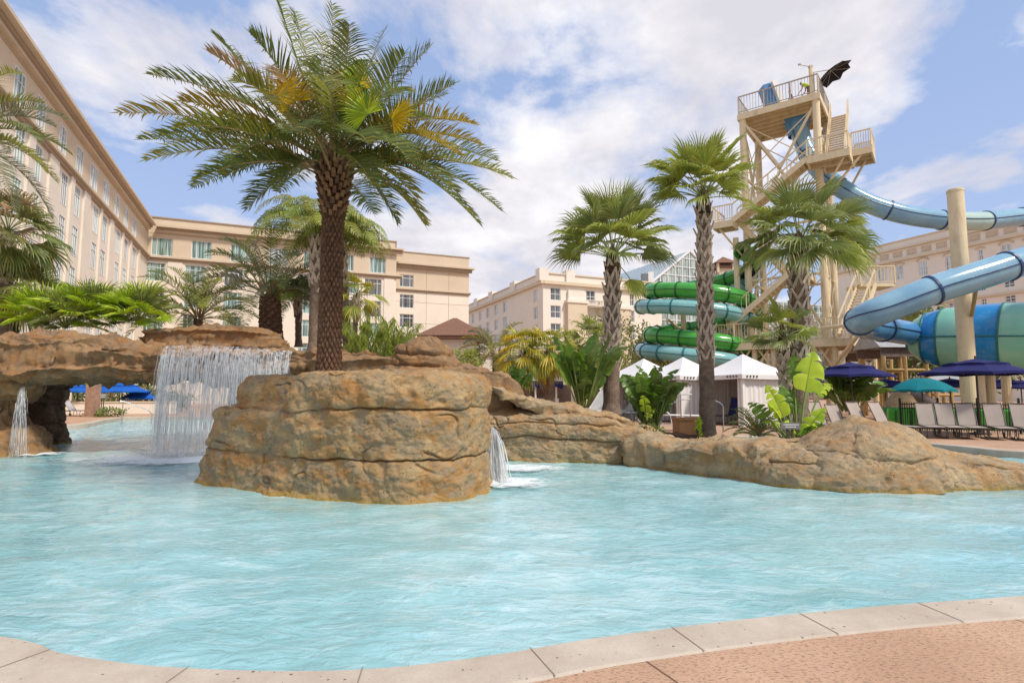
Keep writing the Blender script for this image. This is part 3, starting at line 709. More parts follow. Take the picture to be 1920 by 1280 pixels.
    for i, (x, y, d, lift, yel) in enumerate(tips):
        mb = MB(); rnd = random.Random(i)
        tip = at(x, y, d); a = Vector((tip.x - crown.x, tip.y - crown.y, 0)); a = a.normalized() if a.length > .01 else Vector((0, 1, 0))
        p0 = crown + a * .16 + V(0, 0, -.25 + rnd.uniform(-.3, .2))
        p1 = p0.lerp(tip, .48) + V(rnd.uniform(-.12, .12), rnd.uniform(-.12, .12), lift * rnd.uniform(.5, .72))
        feather(mb, p0, p1, tip, 60, .0275, .60, i, .42, .32, .015, petiole=.2, sweep=.60)
        lf = M['frond_yel'] if yel == 1 and i % 2 == 0 else M['frond_olive'] if yel or i % 11 == 3 else M['frond']
        if yel == 2: lf = M['dead']
        mb.build('frond', None, t, mats=[lf, M['stem_tan']])
    for i, (x, y, d) in enumerate([(520, 180, 8.7), (552, 190, 8.9), (645, 155, 8.7), (690, 214, 8.5), (735, 224, 8.9), (672, 172, 8.9)]):
        mb = MB(); hub = at(x, y, d); dv = hub - crown
        rr = random.Random(i); fan(mb, crown + V(0, 0, -.1), dv, .46, dv.length, 32, 3.6, 60 + i, .18, .22, .5, hub=hub, bd=(((-1) ** i) * rr.uniform(.3, .9), -.25, rr.uniform(.2, .8)))
        mb.build('fan_leaf', None, t, mats=[M['fan_yel'] if i in (0, 1, 4, 5) else M['fan_lime'], M['stem']])
big_palm()
def sabal_trunk(mb, base, top, r0, r1, booted=.75, seed=0, cell=.17):
    rnd = random.Random(seed); L = (top - base).length; ax = (top - base) / L
    k = 28; path = [base + (top - base) * (i / (k - 1)) for i in range(k)]
    R = [(r0 + (r1 - r0) * i / (k - 1)) * (1.0 + .05 * math.sin(i * 1.7 + seed)) + .06 * math.exp(-i / 1.3) for i in range(k)]
    mb.tube(path, R, 20, m=0)
    n = int(L * booted / cell * 3.2); z0 = L * (1 - booted)
    for i in range(n):                              # split leaf bases cross each other up the stem
        z = z0 + (L - z0) * i / n; a = i * 2 * PI / 6.45 + rnd.uniform(-.1, .1)
        c = base + ax * z; r = r0 + (r1 - r0) * z / L
        h = cell * 2.0 * rnd.uniform(.85, 1.2); out = .05 + .085 * rnd.random()
        tp = a; wq = .50
        pt = c + ax * h + Vector((math.cos(tp), math.sin(tp), 0)) * (r + out)
        for sgn in (-1, 1):
            b = a + sgn * wq; pb = c + Vector((math.cos(b), math.sin(b), 0)) * (r + .004)
            d = (pt - pb).normalized(); o = Vector((math.cos(a), math.sin(a), 0)); s = d.cross(o).normalized() * .040 * rnd.uniform(.75, 1.2); th = o * .035
            mb.add([pb - s * 1.25, pb + s * 1.25, pt + s * .62, pt - s * .62, pb - s * 1.2 - th, pb + s * 1.2 - th, pt + s * .5 - th, pt - s * .5 - th],
                   [(0, 1, 2, 3), (4, 0, 3, 7), (1, 5, 6, 2), (3, 2, 6, 7), (0, 4, 5, 1)], 1)
def sabal(label, bpx, tpx, d, r0, r1, leaves, booted=.75, seed=0, mat='fan', name='sabal_palm', group='tall fan palms', R=1.0, cell=.17, base_z=None):
    base = at(*bpx, d); top = at(*tpx, d)
    if base_z is not None: base.z = base_z
    t = thing(name, label, 'palm tree', base, group)
    mb = MB(); sabal_trunk(mb, base, top, r0, r1, booted, seed, cell); mb.build('trunk', None, t, smooth=False, mats=[M['trunk_grey'], M['boot_grey']])
    mb = MB(); mb.lathe([(r1 * 1.1, -.25), (r1 * 1.25, 0), (r1 * .9, .3), (.03, .7)], 12, top); mb.build('crown_heart', M['fiber'], t)
    rnd = random.Random(seed + 50); ce = top + V(0, 0, .25)
    for i, lf in enumerate(leaves):
        mb = MB()
        if len(lf) == 4: x, y, dd, R_ = lf; hub = at(x, y, d + dd)
        dv = hub - ce
        fan(mb, ce + dv.normalized() * .1, dv, R_ * R, dv.length * .92, 40, 2.9, seed * 31 + i, .2 + .6 * (1 - dv.normalized().z), .30, .48, costa=.22, tilt=rnd.uniform(-.5, .5), sw=.014)
        mm = M[mat] if rnd.random() < .7 else M['fan_light']
        mb.build('fan_leaf', None, t, mats=[mm, M['stem']])
    return t
def ring_leaves(cx, cy, rx, ry, n, seed, R=(.9, 1.1), dep=1.5, lo=-.55):
    """leaf hubs over a lumpy dome round the crown, in picture units for x and y"""
    rnd = random.Random(seed); out = []
    for i in range(n):
        a = i * 2.39996; h = lo + (1 - lo) * (i + .5) / n; c = math.sqrt(max(0, 1 - (h if h > 0 else h * .6) ** 2))
        out.append((cx + rx * c * math.cos(a) * rnd.uniform(.8, 1.1), cy - ry * h * rnd.uniform(.85, 1.1), dep * c * math.sin(a) * rnd.uniform(.7, 1.1), rnd.uniform(*R)))
    return out
s1 = sabal('tall fan palm with lattice trunk standing left of the white cabanas', (1146, 776), (1149, 500), 16.6, .235, .20, ring_leaves(1149, 450, 66, 56, 30, 1, (.85, 1.05), 1.1, -.4) + [(1090, 470, .3, 1.05), (1208, 470, .2, 1.0), (1180, 520, -.4, .7)], .72, 1)
s2 = sabal('tallest fan palm with slim trunk in front of the white cabanas', (1327, 822), (1319, 388), 17.2, .225, .19, ring_leaves(1316, 345, 50, 50, 30, 2, (.78, .98), .9, -.4) + [(1252, 318, .2, .8), (1355, 300, -.2, .95), (1262, 352, -.4, .7)], .70, 2, 'fan_light')
s3 = sabal('thick fan palm with heavily lattice-booted trunk right of the cabanas', (1497, 835), (1499, 476), 16.4, .26, .25, ring_leaves(1510, 432, 74, 54, 36, 3, (.88, 1.1), 1.4, -.75) + [(1590, 452, .3, .95), (1440, 440, -.4, 1.0), (1575, 420, .6, 1.0)], .60, 3, 'fan')
s4 = sabal('short young fan palm beside the thick booted palm', (1478, 850), (1468, 652), 15.6, .12, .12, ring_leaves(1466, 622, 34, 30, 18, 4, (.5, .66), .7), .95, 4, 'fan', R=1.0, cell=.12)
# --- broad-leaved plants
def broadleaf(mb, p0, d, L, W, bend, seed=0, pet=.5, m=0, ms=1, roll=0.0):
    """banana / bird-of-paradise leaf: stalk, then a pleated paddle with a pale midrib and a few splits"""
    rnd = random.Random(seed); d = Vector(d).normalized(); side = d.cross(Vector((0, 0, 1)))
    if side.length < .05: side = Vector((1, 0, 0))
    side.normalize(); side = Matrix.Rotation(roll, 3, d) @ side; up = side.cross(d)
    hub = p0 + d * pet; hv = Vector((d.x, d.y, 0)); hv = hv.normalized() if hv.length > .05 else -up
    N = 12; mid = []; q = hub.copy(); dd = d.copy()
    for i in range(N + 1):
        mid.append(q.copy()); dd = (dd + (hv * .5 + Vector((0, 0, -1))) * bend * .16 * (.4 + i / N)).normalized(); q = q + dd * L / N
    mb.tube([p0, p0.lerp(hub, .5), hub] + mid[2::2], [.028, .024, .02] + [.016 * (1 - .8 * j / 6) for j in range(len(mid[2::2]))], 6, m=ms)
    for s in (-1, 1):
        k = 0
        while k < N:
            run = rnd.choice((2, 3, 4, 5)); e = min(N, k + run); vs = []; fs = []
            for i in range(k, e + 1):
                t = i / N; w = W * (math.sin(PI * min(1, .08 + .92 * t) ** .75) ** .6) * (1.0 if t < .97 else .25)
                if i == e and e < N: w *= .72
                sv = side * s; fold = up * (.30 * w + .02 * math.sin(i * 2.2 + seed))
                back = d * (-.05 * (0 if i != k else -.6))
                vs += [mid[i] + up * .004, mid[i] + sv * w * .55 + fold * .7 + back, mid[i] + sv * w + fold * .55 + back * 1.6 + Vector((0, 0, -.10 * w))]
            for i in range(e - k):
                for j in range(2):
                    a = i * 3 + j; fs.append((a, a + 1, a + 4, a + 3) if s > 0 else (a, a + 3, a + 4, a + 1))
            mb.add(vs, fs, m); k = e
def clump(name, label, base, leaves, mat='banana', cat='plant', group=None, stems=0):
    t = thing(name, label, cat, base, group)
    for i, (dx, dy, dz, L, W, bend, pet, off) in enumerate(leaves):
        mb = MB(); rnd = random.Random(i + int(abs(base.x) * 10))
        face = math.atan2(dy, dx) * -1 if abs(dx) > abs(dy) else PI / 2
        side_on = PI / 2 * (1 if dx > 0 else -1) if abs(dx) > abs(dy) else 0
        broadleaf(mb, base + V(off * dx, off * dy, 0), (dx, dy, dz), L, W, bend, i, pet, roll=side_on * rnd.uniform(.45, 1.0) + rnd.uniform(-.5, .5))
        mm = mat if not isinstance(mat, (list, tuple)) else mat[i % len(mat)]
        mb.build('leaf', None, t, smooth=True, mats=[M[mm], M['stem']])
    return t
def rleaves(n, seed, L=(.7, 1.1), W=(.16, .24), pet=(.4, 1.6), spread=.45, bend=(.2, .9), off=.25):
    r = random.Random(seed); out = []
    for i in range(n):
        a = i * 2.39996 + r.uniform(-.3, .3); s = spread * r.uniform(.2, 1.2)
        out.append((s * math.cos(a), s * math.sin(a), 1, r.uniform(*L), r.uniform(*W), r.uniform(*bend), r.uniform(*pet), off * r.uniform(.3, 1.2)))
    return out
clump('bird_of_paradise', 'dark green broad-leaved clump left of the first tall fan palm', at(1092, 772, 16.2), rleaves(30, 1, (.85, 1.3), (.19, .27), (.3, 1.3), .38, (.15, .7)), ['banana', 'banana', 'bush'], group='broad-leaved clumps')
clump('bird_of_paradise', 'dark broad-leaved clump between the first palm and the cabana railing', at(1222, 800, 17.2), rleaves(46, 2, (.7, 1.0), (.19, .27), (.1, 1.15), .42, (.2, .9), .35), ['banana', 'banana', 'bush'], group='broad-leaved clumps')
b3 = at(1215, 790, 16.6)
clump('banana_plant', 'single lime green curled leaf in front of the dark clump', b3 + V(-.05, 0, 0), [(-.1, -.2, 1, .62, .17, .5, .25, .02), (.3, .1, 1, .4, .12, .7, .1, .02)], 'banana_lime', group='broad-leaved clumps')
clump('banana_plant', 'bright lime banana plant beside the young fan palm and the small sign', at(1495, 838, 14.8), [(.24, .1, 1, 1.15, .37, .12, 1.45, .05), (.36, .3, 1, .8, .2, .3, 1.55, .05), (.1, .2, 1, .75, .2, .15, 1.75, .05), (-.55, -.1, 1, .62, .2, .3, .8, .1), (-.38, 0, 1, .95, .26, .15, .8, .1), (-.75, .1, 1, .62, .2, .35, .95, .15), (-.35, -.3, 1, .8, .22, 1.3, .4, .05), (.45, -.2, 1, .85, .26, .2, .35, .1), (.08, .3, 1, .75, .22, .2, .85, .05), (-.62, .3, 1, .45, .15, .9, .6, .1), (.55, .2, 1, .6, .18, .6, 1.5, .05), (-.15, .1, 1, .7, .2, .1, .95, .1), (.15, -.35, 1, .6, .2, .9, .3, .1)], ['banana_lime', 'banana_lime', 'banana'], group='broad-leaved clumps')
clump('bird_of_paradise', 'wide dark broad-leaved clump under the navy parasol behind the loungers', at(1590, 770, 22.3), rleaves(40, 5, (.8, 1.25), (.16, .24), (.35, 1.0), .85, (.3, 1.0), .3), ['banana', 'bush', 'banana'], group='broad-leaved clumps')
clump('banana_plant', 'small broad-leaved plant behind the sloping rock slab', at(968, 738, 19), rleaves(7, 8, (.5, .8), (.16, .22), (.2, .5), .4), 'banana', group='broad-leaved clumps')
# --- generic feather and skirted palms behind
def feather_palm(name, label, base, top, r0, nf, L, mat, seed, n=30, ll=.38, el=(-.3, 1.3), lw=.024, droop=.25, stem='trunk_dark', group='feather palms', sag=.55, vee=.45):
    t = thing(name, label, 'palm tree', base, group)
    Lz = (top - base).length
    if Lz > .3:
        G = boots_trunk(base, top, r0, r0 * .85, 7, .12, seed, .3, 56)
        obj('trunk', G.reshape(-1, 3), grid_faces(G.shape[0], G.shape[1], True), M[stem], t, smooth=True)
    rnd = random.Random(seed)
    for i in range(nf):
        f = (i + .5) / nf; a = i * 2.39996 + rnd.uniform(-.2, .2); e = el[0] + (el[1] - el[0]) * f ** .8
        l = L * rnd.uniform(.82, 1.1); o = Vector((math.cos(a), math.sin(a), 0))
        p0 = top + o * r0 * .7 + V(0, 0, .15 * f); p1 = p0 + (o * math.cos(e) + V(0, 0, math.sin(e) + .25)) * l * .55
        p2 = p0 + (o * math.cos(e - .35) + V(0, 0, math.sin(e - .35))) * l * .98 + V(0, 0, -sag * l * .35 * (1.2 - f))
        mb = MB(); feather(mb, p0, p1, p2, n, lw, ll, seed * 71 + i, vee, droop, .013)
        mm = mat if not isinstance(mat, (list, tuple)) else mat[i % len(mat)]
        mb.build('frond', None, t, mats=[M[mm], M['stem_tan']])
    return t
def skirt_palm(name, label, base, top, r0, nl, R, mat, seed, group='skirted fan palms', spread=2.6, el=(-1.0, 1.2), pet=.7, droop=1.0, nseg=22, stem=True):
    t = thing(name, label, 'palm tree', base, group); rnd = random.Random(seed)
    if stem:
        mb = MB(); sabal_trunk(mb, base, top, r0, r0 * .85, .55, seed, .16); mb.build('trunk', None, t, mats=[M['trunk_grey'], M['boot_grey']])
    for i in range(nl):
        f = (i + .5) / nl; a = i * 2.39996; e = el[0] + (el[1] - el[0]) * f
        o = Vector((math.cos(a) * math.cos(e), math.sin(a) * math.cos(e), math.sin(e)))
        mb = MB(); fan(mb, top + V(0, 0, .1), o, R * rnd.uniform(.85, 1.15), pet * rnd.uniform(.8, 1.2), nseg, spread, seed * 13 + i, droop * rnd.uniform(.8, 1.2), .3, .42, tilt=rnd.uniform(-.5, .5))
        mm = mat if not isinstance(mat, (list, tuple)) else mat[i % len(mat)]
        mb.build('fan_leaf', None, t, mats=[M[mm], M['stem']])
    return t
def hang_palm(name, label, base, top, r0, nf, L, mat, seed, group='drooping feather palms'):
    """queen palm: arching fronds with long hanging leaflets"""
    t = thing(name, label, 'palm tree', base, group); rnd = random.Random(seed)
    mb = MB(); sabal_trunk(mb, base, top, r0, r0 * .8, .5, seed, .2); mb.build('trunk', None, t, mats=[M['trunk_grey'], M['boot_grey']])
    for i in range(nf):
        f = (i + .5) / nf; a = i * 2.39996; e = -.1 + 1.3 * f; o = Vector((math.cos(a), math.sin(a), 0)); l = L * rnd.uniform(.85, 1.1)
        p0 = top + o * .08; p1 = p0 + (o * math.cos(e) + V(0, 0, math.sin(e) + .45)) * l * .6; p2 = p0 + o * l * (.95 - .25 * f) + V(0, 0, -.25 * l + .5 * l * f)
        mb = MB(); feather(mb, p0, p1, p2, 46, .028, .62, seed * 7 + i, .1, 1.7, .014, sweep=.3)
        mm = mat if not isinstance(mat, (list, tuple)) else mat[i % len(mat)]
        mb.build('frond', None, t, mats=[M[mm], M['stem']])
    return t
feather_palm('feather_palm', 'dark silvery feather palm with stout trunk left of the big palm', at(508, 640, 20), at(506, 555, 20), .36, 34, 2.7, ['frond_grey', 'frond', 'frond_grey'], 5, 40, .48, (-.15, 1.35), .03)
feather_palm('pygmy_palm', 'low bright feathery palm on the bank above the bridge', at(370, 625, 19.5), at(372, 598, 19.5), .14, 30, 2.2, ['frond_olive', 'fan_light', 'frond_olive'], 6, 40, .42, (-.1, 1.35), .026)
hang_palm('queen_palm', 'tall drooping palm directly behind the big feather palm', at(588, 660, 18.5), at(592, 440, 18.5), .17, 30, 2.3, ['willow', 'fan_light', 'frond_olive'], 7)
hang_palm('queen_palm', 'drooping yellow green palm right behind the big palm trunk', at(652, 660, 19.5), at(640, 455, 19.5), .15, 22, 1.9, ['frond_olive', 'willow', 'fan_light'], 8)
skirt_palm('fan_palm', 'small yellow green fan palm low behind the big palm trunk', at(665, 640, 19), at(668, 560, 19), .09, 16, .55, ['fan_light', 'fan_skirt'], 15, pet=.5)
hang_palm('queen_palm', 'short shaded drooping palm left of the big palm trunk', at(560, 650, 21), at(558, 560, 21), .12, 20, 1.6, ['bush', 'frond', 'willow'], 9)
# the three mid-distance palms over the sloping slab and their neighbours
feather_palm('feather_palm', 'grey green feather palm with thin trunk near the brown roofed pavilion', at(930, 745, 34), at(932, 668, 34), .26, 34, 2.6, ['frond_grey', 'frond_olive'], 11, 26, .5, (-.3, 1.2), .045)
skirt_palm('fan_palm', 'yellow skirted fan palm left of a similar palm above the rock slab', at(984, 740, 30), at(986, 665, 30), .34, 40, 1.0, ['fan_skirt', 'fan_yel', 'fan_light', 'fan_skirt'], 12, pet=1.0, droop=1.3)
skirt_palm('fan_palm', 'skirted fan palm with slimmer trunk right of the yellow one', at(1030, 755, 30), at(1032, 660, 30), .27, 40, .95, ['fan_skirt', 'fan_light', 'fan_skirt'], 13, pet=1.0, droop=1.3)
skirt_palm('fan_palm', 'low green fan palm behind the first tall lattice trunk', at(1115, 760, 36), at(1116, 645, 36), .25, 34, 1.2, ['fan', 'fan_light'], 14, pet=1.1, droop=.8)
# the left edge
feather_palm('feather_palm', 'feather palm at the left edge with fronds reaching into view', V(-13.6, 13.9, 2.5), at(-95, 262, 14), .25, 34, 2.45, ['frond_grey', 'frond', 'frond_olive'], 21, 56, .45, (-.35, 1.3), .026, group='palms at the left edge')
skirt_palm('fan_palm', 'fan palm with brown leaning trunk at the far left', at(8, 640, 18), at(14, 440, 18), .2, 44, .95, ['fan', 'fan', 'bush_olive', 'dead'], 22, 'palms at the left edge', pet=.85, droop=.75, el=(-1.1, 1.25))
skirt_palm('fan_palm', 'shaggy low fan palm below the leaning one at the far left', at(20, 640, 18.6), at(24, 555, 18.6), .2, 34, .9, ['fan', 'fan_skirt', 'bush_olive'], 23, 'palms at the left edge', pet=.8, droop=.8, el=(-.9, 1.2))
for i, (x, y, d, R, n, nm) in enumerate([(85, 600, 17.2, .72, 26, 'lime saw palmetto at the left end of the bridge top'), (165, 588, 17.4, .72, 28, 'lime saw palmetto in the middle of the bridge top row'), (258, 590, 17.3, .66, 28, 'yellowest lime saw palmetto at the right of the bridge top row'), (122, 606, 16.9, .6, 20, 'low dark centred saw palmetto between two taller lime ones'), (212, 598, 17.8, .7, 22, 'lime saw palmetto behind the yellowest one')]):
    b = at(x, y + 22, d)
    skirt_palm('saw_palmetto', nm, b, b + V(0, 0, .1), .05, n, R, ['fan_lime', 'fan_light', 'fan_lime', 'fan', 'fan_lime'] if i != 3 else ['fan', 'fan_light'], 30 + i, 'saw palmettos on the bridge', pet=.62, droop=.25, el=(.15, 1.45), stem=False, nseg=26)
# ------------------------------------------------------------------ shrubs and trees
def leafy(mb, c, rad, n, size, seed, droop=.2, narrow=.45, lump=.35, m=0):
    """many small leaves gathered in sprays through an uneven volume"""
    rnd = np.random.default_rng(seed); k = max(6, n // 26)
    D = rnd.normal(size=(k, 3)); D /= np.linalg.norm(D, axis=1, keepdims=True); rr = rnd.uniform(.35, 1, (k, 1)) ** .5
    C = np.array(c) + D * rr * np.array(rad) * (1 + lump * perlin(D * 1.7 + seed, seed)[:, None])
    for q in C:
        for _ in range(n // k):
            p = q + rnd.normal(size=3) * np.array(rad) * .16; d = rnd.normal(size=3) + (q - np.array(c)) / np.array(rad) * .8; d[2] -= droop; d /= np.linalg.norm(d)
            s = np.cross(d, rnd.normal(size=3)); s /= max(1e-6, np.linalg.norm(s)); l = size * rnd.uniform(.6, 1.3); w = l * narrow * .5
            mb.add([p, p + d * l * .45 + s * w, p + d * l, p + d * l * .45 - s * w], [(0, 1, 2, 3)], m)
def shrub(name, label, base, rad, n, size, mat, seed, cat='shrub', group=None, trunk=0, narrow=.45, droop=.2):
    t = thing(name, label, cat, base, group)
    c = base + V(0, 0, rad[2] * .9 + trunk)
    mb = MB(); leafy(mb, c, rad, n, size, seed, droop, narrow); mb.build('foliage' if not trunk else 'crown', M[mat], t)
    mb = MB(); r = random.Random(seed)
    w = .02 + .04 * trunk
    for i in range(7):
        a = i * 2.4; e = c + V(math.cos(a) * rad[0] * .6, math.sin(a) * rad[1] * .6, rad[2] * r.uniform(-.2, .5))
        mb.tube(bez(base + V(0, 0, 0 if not trunk else trunk * .6), base.lerp(e, .4) + V(0, 0, .2 * rad[2]), e, 6), [w * .8, w * .7, w * .6, w * .45, w * .3, w * .15], 6)
    if trunk: mb.tube([base, base + V(0, 0, trunk * .65)], [w * 2, w * 1.4], 10)
    mb.build('stems' if not trunk else 'trunk', M['trunk_grey'], t)
    return t
def bamboo():
    b = at(705, 690, 16.6); t = thing('bamboo_clump', 'bright weeping bamboo-like clump right of the big palm trunk', 'shrub', b)
    rnd = random.Random(3); st = MB(); mb = MB()
    for i in range(70):
        o = V(rnd.uniform(-.95, 1.0), rnd.uniform(-.5, .6), 0); p0 = b + o * .7; h = rnd.uniform(.9, 1.75) * (1 - .25 * abs(o.x))
        e = p0 + V(o.x * .4 + rnd.uniform(-.3, .3), rnd.uniform(-.4, .3), h); pts = bez(p0, p0 + V(0, 0, h * .9), e, 9)
        st.tube(pts, .008, 4)
        for k in range(46):
            x = rnd.uniform(1.5, 8); j = int(min(7, x)); q = pts[j].lerp(pts[j + 1], x - j); a = rnd.uniform(0, 2 * PI)
            d = V(math.cos(a) * .5, math.sin(a) * .5, -rnd.uniform(.2, 1.6)).normalized(); l = rnd.uniform(.14, .30); s = d.cross(V(math.sin(a), -math.cos(a), .3)).normalized() * .013
            mb.add([q, q + d * l * .4 + s, q + d * l + V(0, 0, -.05), q + d * l * .4 - s], [(0, 1, 2, 3)])
    st.build('canes', M['stem'], t); mb.build('foliage', M['willow'], t)
bamboo()
shrub('shrub', 'small round shrub at the foot of the ledge beside the planter box', at(1213, 822, 15.2), (.42, .3, .2), 900, .09, 'bush', 71, group='low shrubs')
shrub('shrub', 'olive bushes behind the first palm below the slides', V(at(1180, 735, 40).x, 40, 0), (2.8, 1.4, 1.9), 3200, .34, 'bush_olive', 72, group='background shrubs')
shrub('shrub', 'pale rounded shrub beside the pavilion door', at(872, 700, 32), (.9, .6, .7), 900, .2, 'fan_light', 74, group='background shrubs')
feather_palm('cycad', 'dark spiky cycad at the corner of the white cabana', at(1420, 826, 15.6), at(1420, 818, 15.6), .08, 36, .85, ['bush', 'frond', 'fan'], 41, 22, .14, (.1, 1.3), .02, group='low shrubs', sag=.3)
shrub('shrub', 'small green tuft beside the banana stalk right of the sign', at(1535, 818, 14.5), (.3, .25, .14), 420, .1, 'banana', 75, group='low shrubs')
shrub('shrub', 'low shrub with bright tips left of the planter box', at(1205, 818, 16.5), (.5, .3, .18), 600, .1, 'bush_olive', 79, group='low shrubs')
shrub('shrub', 'slim bright weed at the base of the tallest palm', at(1308, 820, 16.8), (.1, .1, .3), 120, .12, 'banana_lime', 81, group='low shrubs')
for i, (x, y, d, r, tr, mt, lab) in enumerate([(1160, 700, 60, (5, 3, 3.4), 1.5, 'bush_olive', 'olive tree left of the spiral slides'), (1250, 690, 56, (4, 3, 2.4), 1, 'bush_olive', 'olive tree below the teal spiral slide'), (1700, 725, 44, (3, 3, 2.6), 1.2, 'bush', 'dark tree behind the tin roofed hut'), (1755, 730, 46, (3.4, 3, 3.0), 1.2, 'bush', 'dark tree beneath the striped slide'), (1860, 735, 52, (5, 3, 2.6), 1.0, 'bush', 'dark tree behind the blue tents'), (880, 735, 60, (4, 3, 2), .8, 'bush', 'dark hedge beside the pavilion'), (1240, 605, 60, (2.6, 2, 1.8), 4, 'bush_olive', 'small tree between the two coils of the slides')]):
    shrub('tree', lab, at(x, max(y, 735), d) if i < 6 else V(at(x, 735, d).x, d, 0), r, 2600, .42, mt, 90 + i, 'tree', 'background trees', tr)
feather_palm('feather_palm', 'feather palm behind the lower blue slide tube', V(at(1690, 735, 40).x, 40, 0), at(1690, 600, 40), .25, 30, 2.4, ['frond_olive', 'frond'], 61, 22, .5, (-.3, 1.2), .05)
# ------------------------------------------------------------------ buildings
M['stucco_tan'] = plain('tan_stucco', (.60, .485, .355), .85, .2, .05, .35, .15, 30)
M['stucco_pink'] = plain('cream_stucco', (.74, .655, .55), .85, .2, .05, .35, .15, 30)
M['cornice'] = plain('moulded_cornice', (.57, .465, .345), .8, .2, .06, .5)
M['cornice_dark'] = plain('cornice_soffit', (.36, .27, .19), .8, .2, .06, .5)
M['stucco_white'] = plain('pale_stucco', (.75, .68, .585), .85, .2, .05, .3, .1, 30)
M['stucco_beige'] = plain('beige_stucco', (.64, .53, .385), .85, .2, .05, .3, .1, 30)
M['frame_white'] = plain('white_window_frame', (.72, .72, .70), .5, .4, .04)
def glassy(name, col, rough=.04, curtain=None):
    n = NT(name); c = n.coord()
    f = n.noise(n.pos((1, 1, .05)), 3.5, 2)
    colr = n.mix(n.ramp(f, [(.42, (0, 0, 0)), (.52, (1, 1, 1))]), mul(col, .6), curtain or mul(col, 1.4))
    return n.done(n.principled(colr, rough, .9, None))
M['glass_green'] = glassy('green_glass', (.13, .22, .205), .05, (.30, .42, .38))
M['glass_dark'] = glassy('dark_glass', (.06, .07, .08), .05, (.13, .14, .15))
M['glass_sky'] = glassy('pale_glass', (.36, .42, .43), .05, (.55, .60, .60))
M['roof_brown'] = plain('brown_shingle', (.20, .105, .07), .85, .2, .25, 6, .6, 25)
M['white_paint'] = plain('white_paint', (.76, .74, .70), .5, .4, .05, 1.5)
M['atrium_glass'] = glassy('atrium_glass', (.26, .33, .30), .08, (.42, .48, .44))
_a1 = Vector((505 - CX, 0, 0)); 
def horiz(px): r = ray(px, HY); return Vector((r.x, r.y, 0)).normalized()
E1 = horiz(505); E2 = Vector((E1.y, -E1.x, 0))
def fu(O, e, px, py):
    """(distance along the facade, height) of a picture point on the vertical plane through O along e"""
    r = ray(px, py); n = Vector((e.y, -e.x, 0)); t = (O.x * n.x + O.y * n.y) / (r.x * n.x + r.y * n.y)
    p = Vector((r.x * t, r.y * t, EYE + r.z * t)); return (p - O).xy.dot(e.xy), p.z
class Facade:
    def __init__(s, O, e, nrm): s.O = Vector((O.x, O.y, 0)); s.e = e; s.n = nrm
    def p(s, u, z, out=0.0): return s.O + s.e * u + s.n * out + Vector((0, 0, z))
    def wall(s, mb, u0, u1, z0, z1, wins, dep=.22):
        us = sorted({u0, u1, *[w[i] for w in wins for i in (0, 1) if u0 < w[i] < u1]}); zs = sorted({z0, z1, *[w[i] for w in wins for i in (2, 3) if z0 < w[i] < z1]})
        for a, b in zip(us[:-1], us[1:]):
            for c, d in zip(zs[:-1], zs[1:]):
                mu, mz = (a + b) / 2, (c + d) / 2
                if any(w[0] < mu < w[1] and w[2] < mz < w[3] for w in wins): continue
                mb.add([s.p(a, c), s.p(b, c), s.p(b, d), s.p(a, d)], [(0, 1, 2, 3)])
        for w in wins:
            if not (u0 <= w[0] and w[1] <= u1 and z0 <= w[2] and w[3] <= z1): continue
            q = [s.p(w[0], w[2]), s.p(w[1], w[2]), s.p(w[1], w[3]), s.p(w[0], w[3])]; r = [v - s.n * dep for v in q]
            mb.add(q + r, [(0, 1, 5, 4), (1, 2, 6, 5), (2, 3, 7, 6), (3, 0, 4, 7)])
    def band(s, mb, u0, u1, z0, z1, out, back=0.0):
        vs = [s.p(u, z, o) for u in (u0, u1) for z, o in ((z0, back), (z0, out), (z1, out), (z1, back))]
        mb.add(vs, [(0, 1, 2, 3), (7, 6, 5, 4), (0, 4, 5, 1), (1, 5, 6, 2), (2, 6, 7, 3), (3, 7, 4, 0)])
    def window(s, parent, w, glass, cols=(.25, .75), transom=.72, dep=.2, fr=.09, sill=False):
        u0, u1, z0, z1 = w; W = u1 - u0; H = z1 - z0; mb = MB()
        def bar(a, b, c, d, o=0): s.band(mb, a, b, c, d, -dep + .08 + o, -dep - .02)
        bar(u0, u1, z0, z0 + fr); bar(u0, u1, z1 - fr, z1); bar(u0, u0 + fr, z0 + fr, z1 - fr); bar(u1 - fr, u1, z0 + fr, z1 - fr)
        for c in cols: bar(u0 + W * c - fr * .35, u0 + W * c + fr * .35, z0 + fr, z1 - fr, -.012)
        for tz in (transom if hasattr(transom, '__len__') else [transom] if transom else []): bar(u0 + fr, u1 - fr, z0 + H * tz - fr * .35, z0 + H * tz + fr * .35, -.02)
        f = mb.build('window', M['frame_white'], parent)
        g = MB(); q = -dep + .01
        g.add([s.p(u0, z0, q), s.p(u1, z0, q), s.p(u1, z1, q), s.p(u0, z1, q)], [(0, 1, 2, 3)]); g.build('pane', M[glass], f)
def flip_for(e, n): return e.cross(Vector((0, 0, 1))).dot(n)
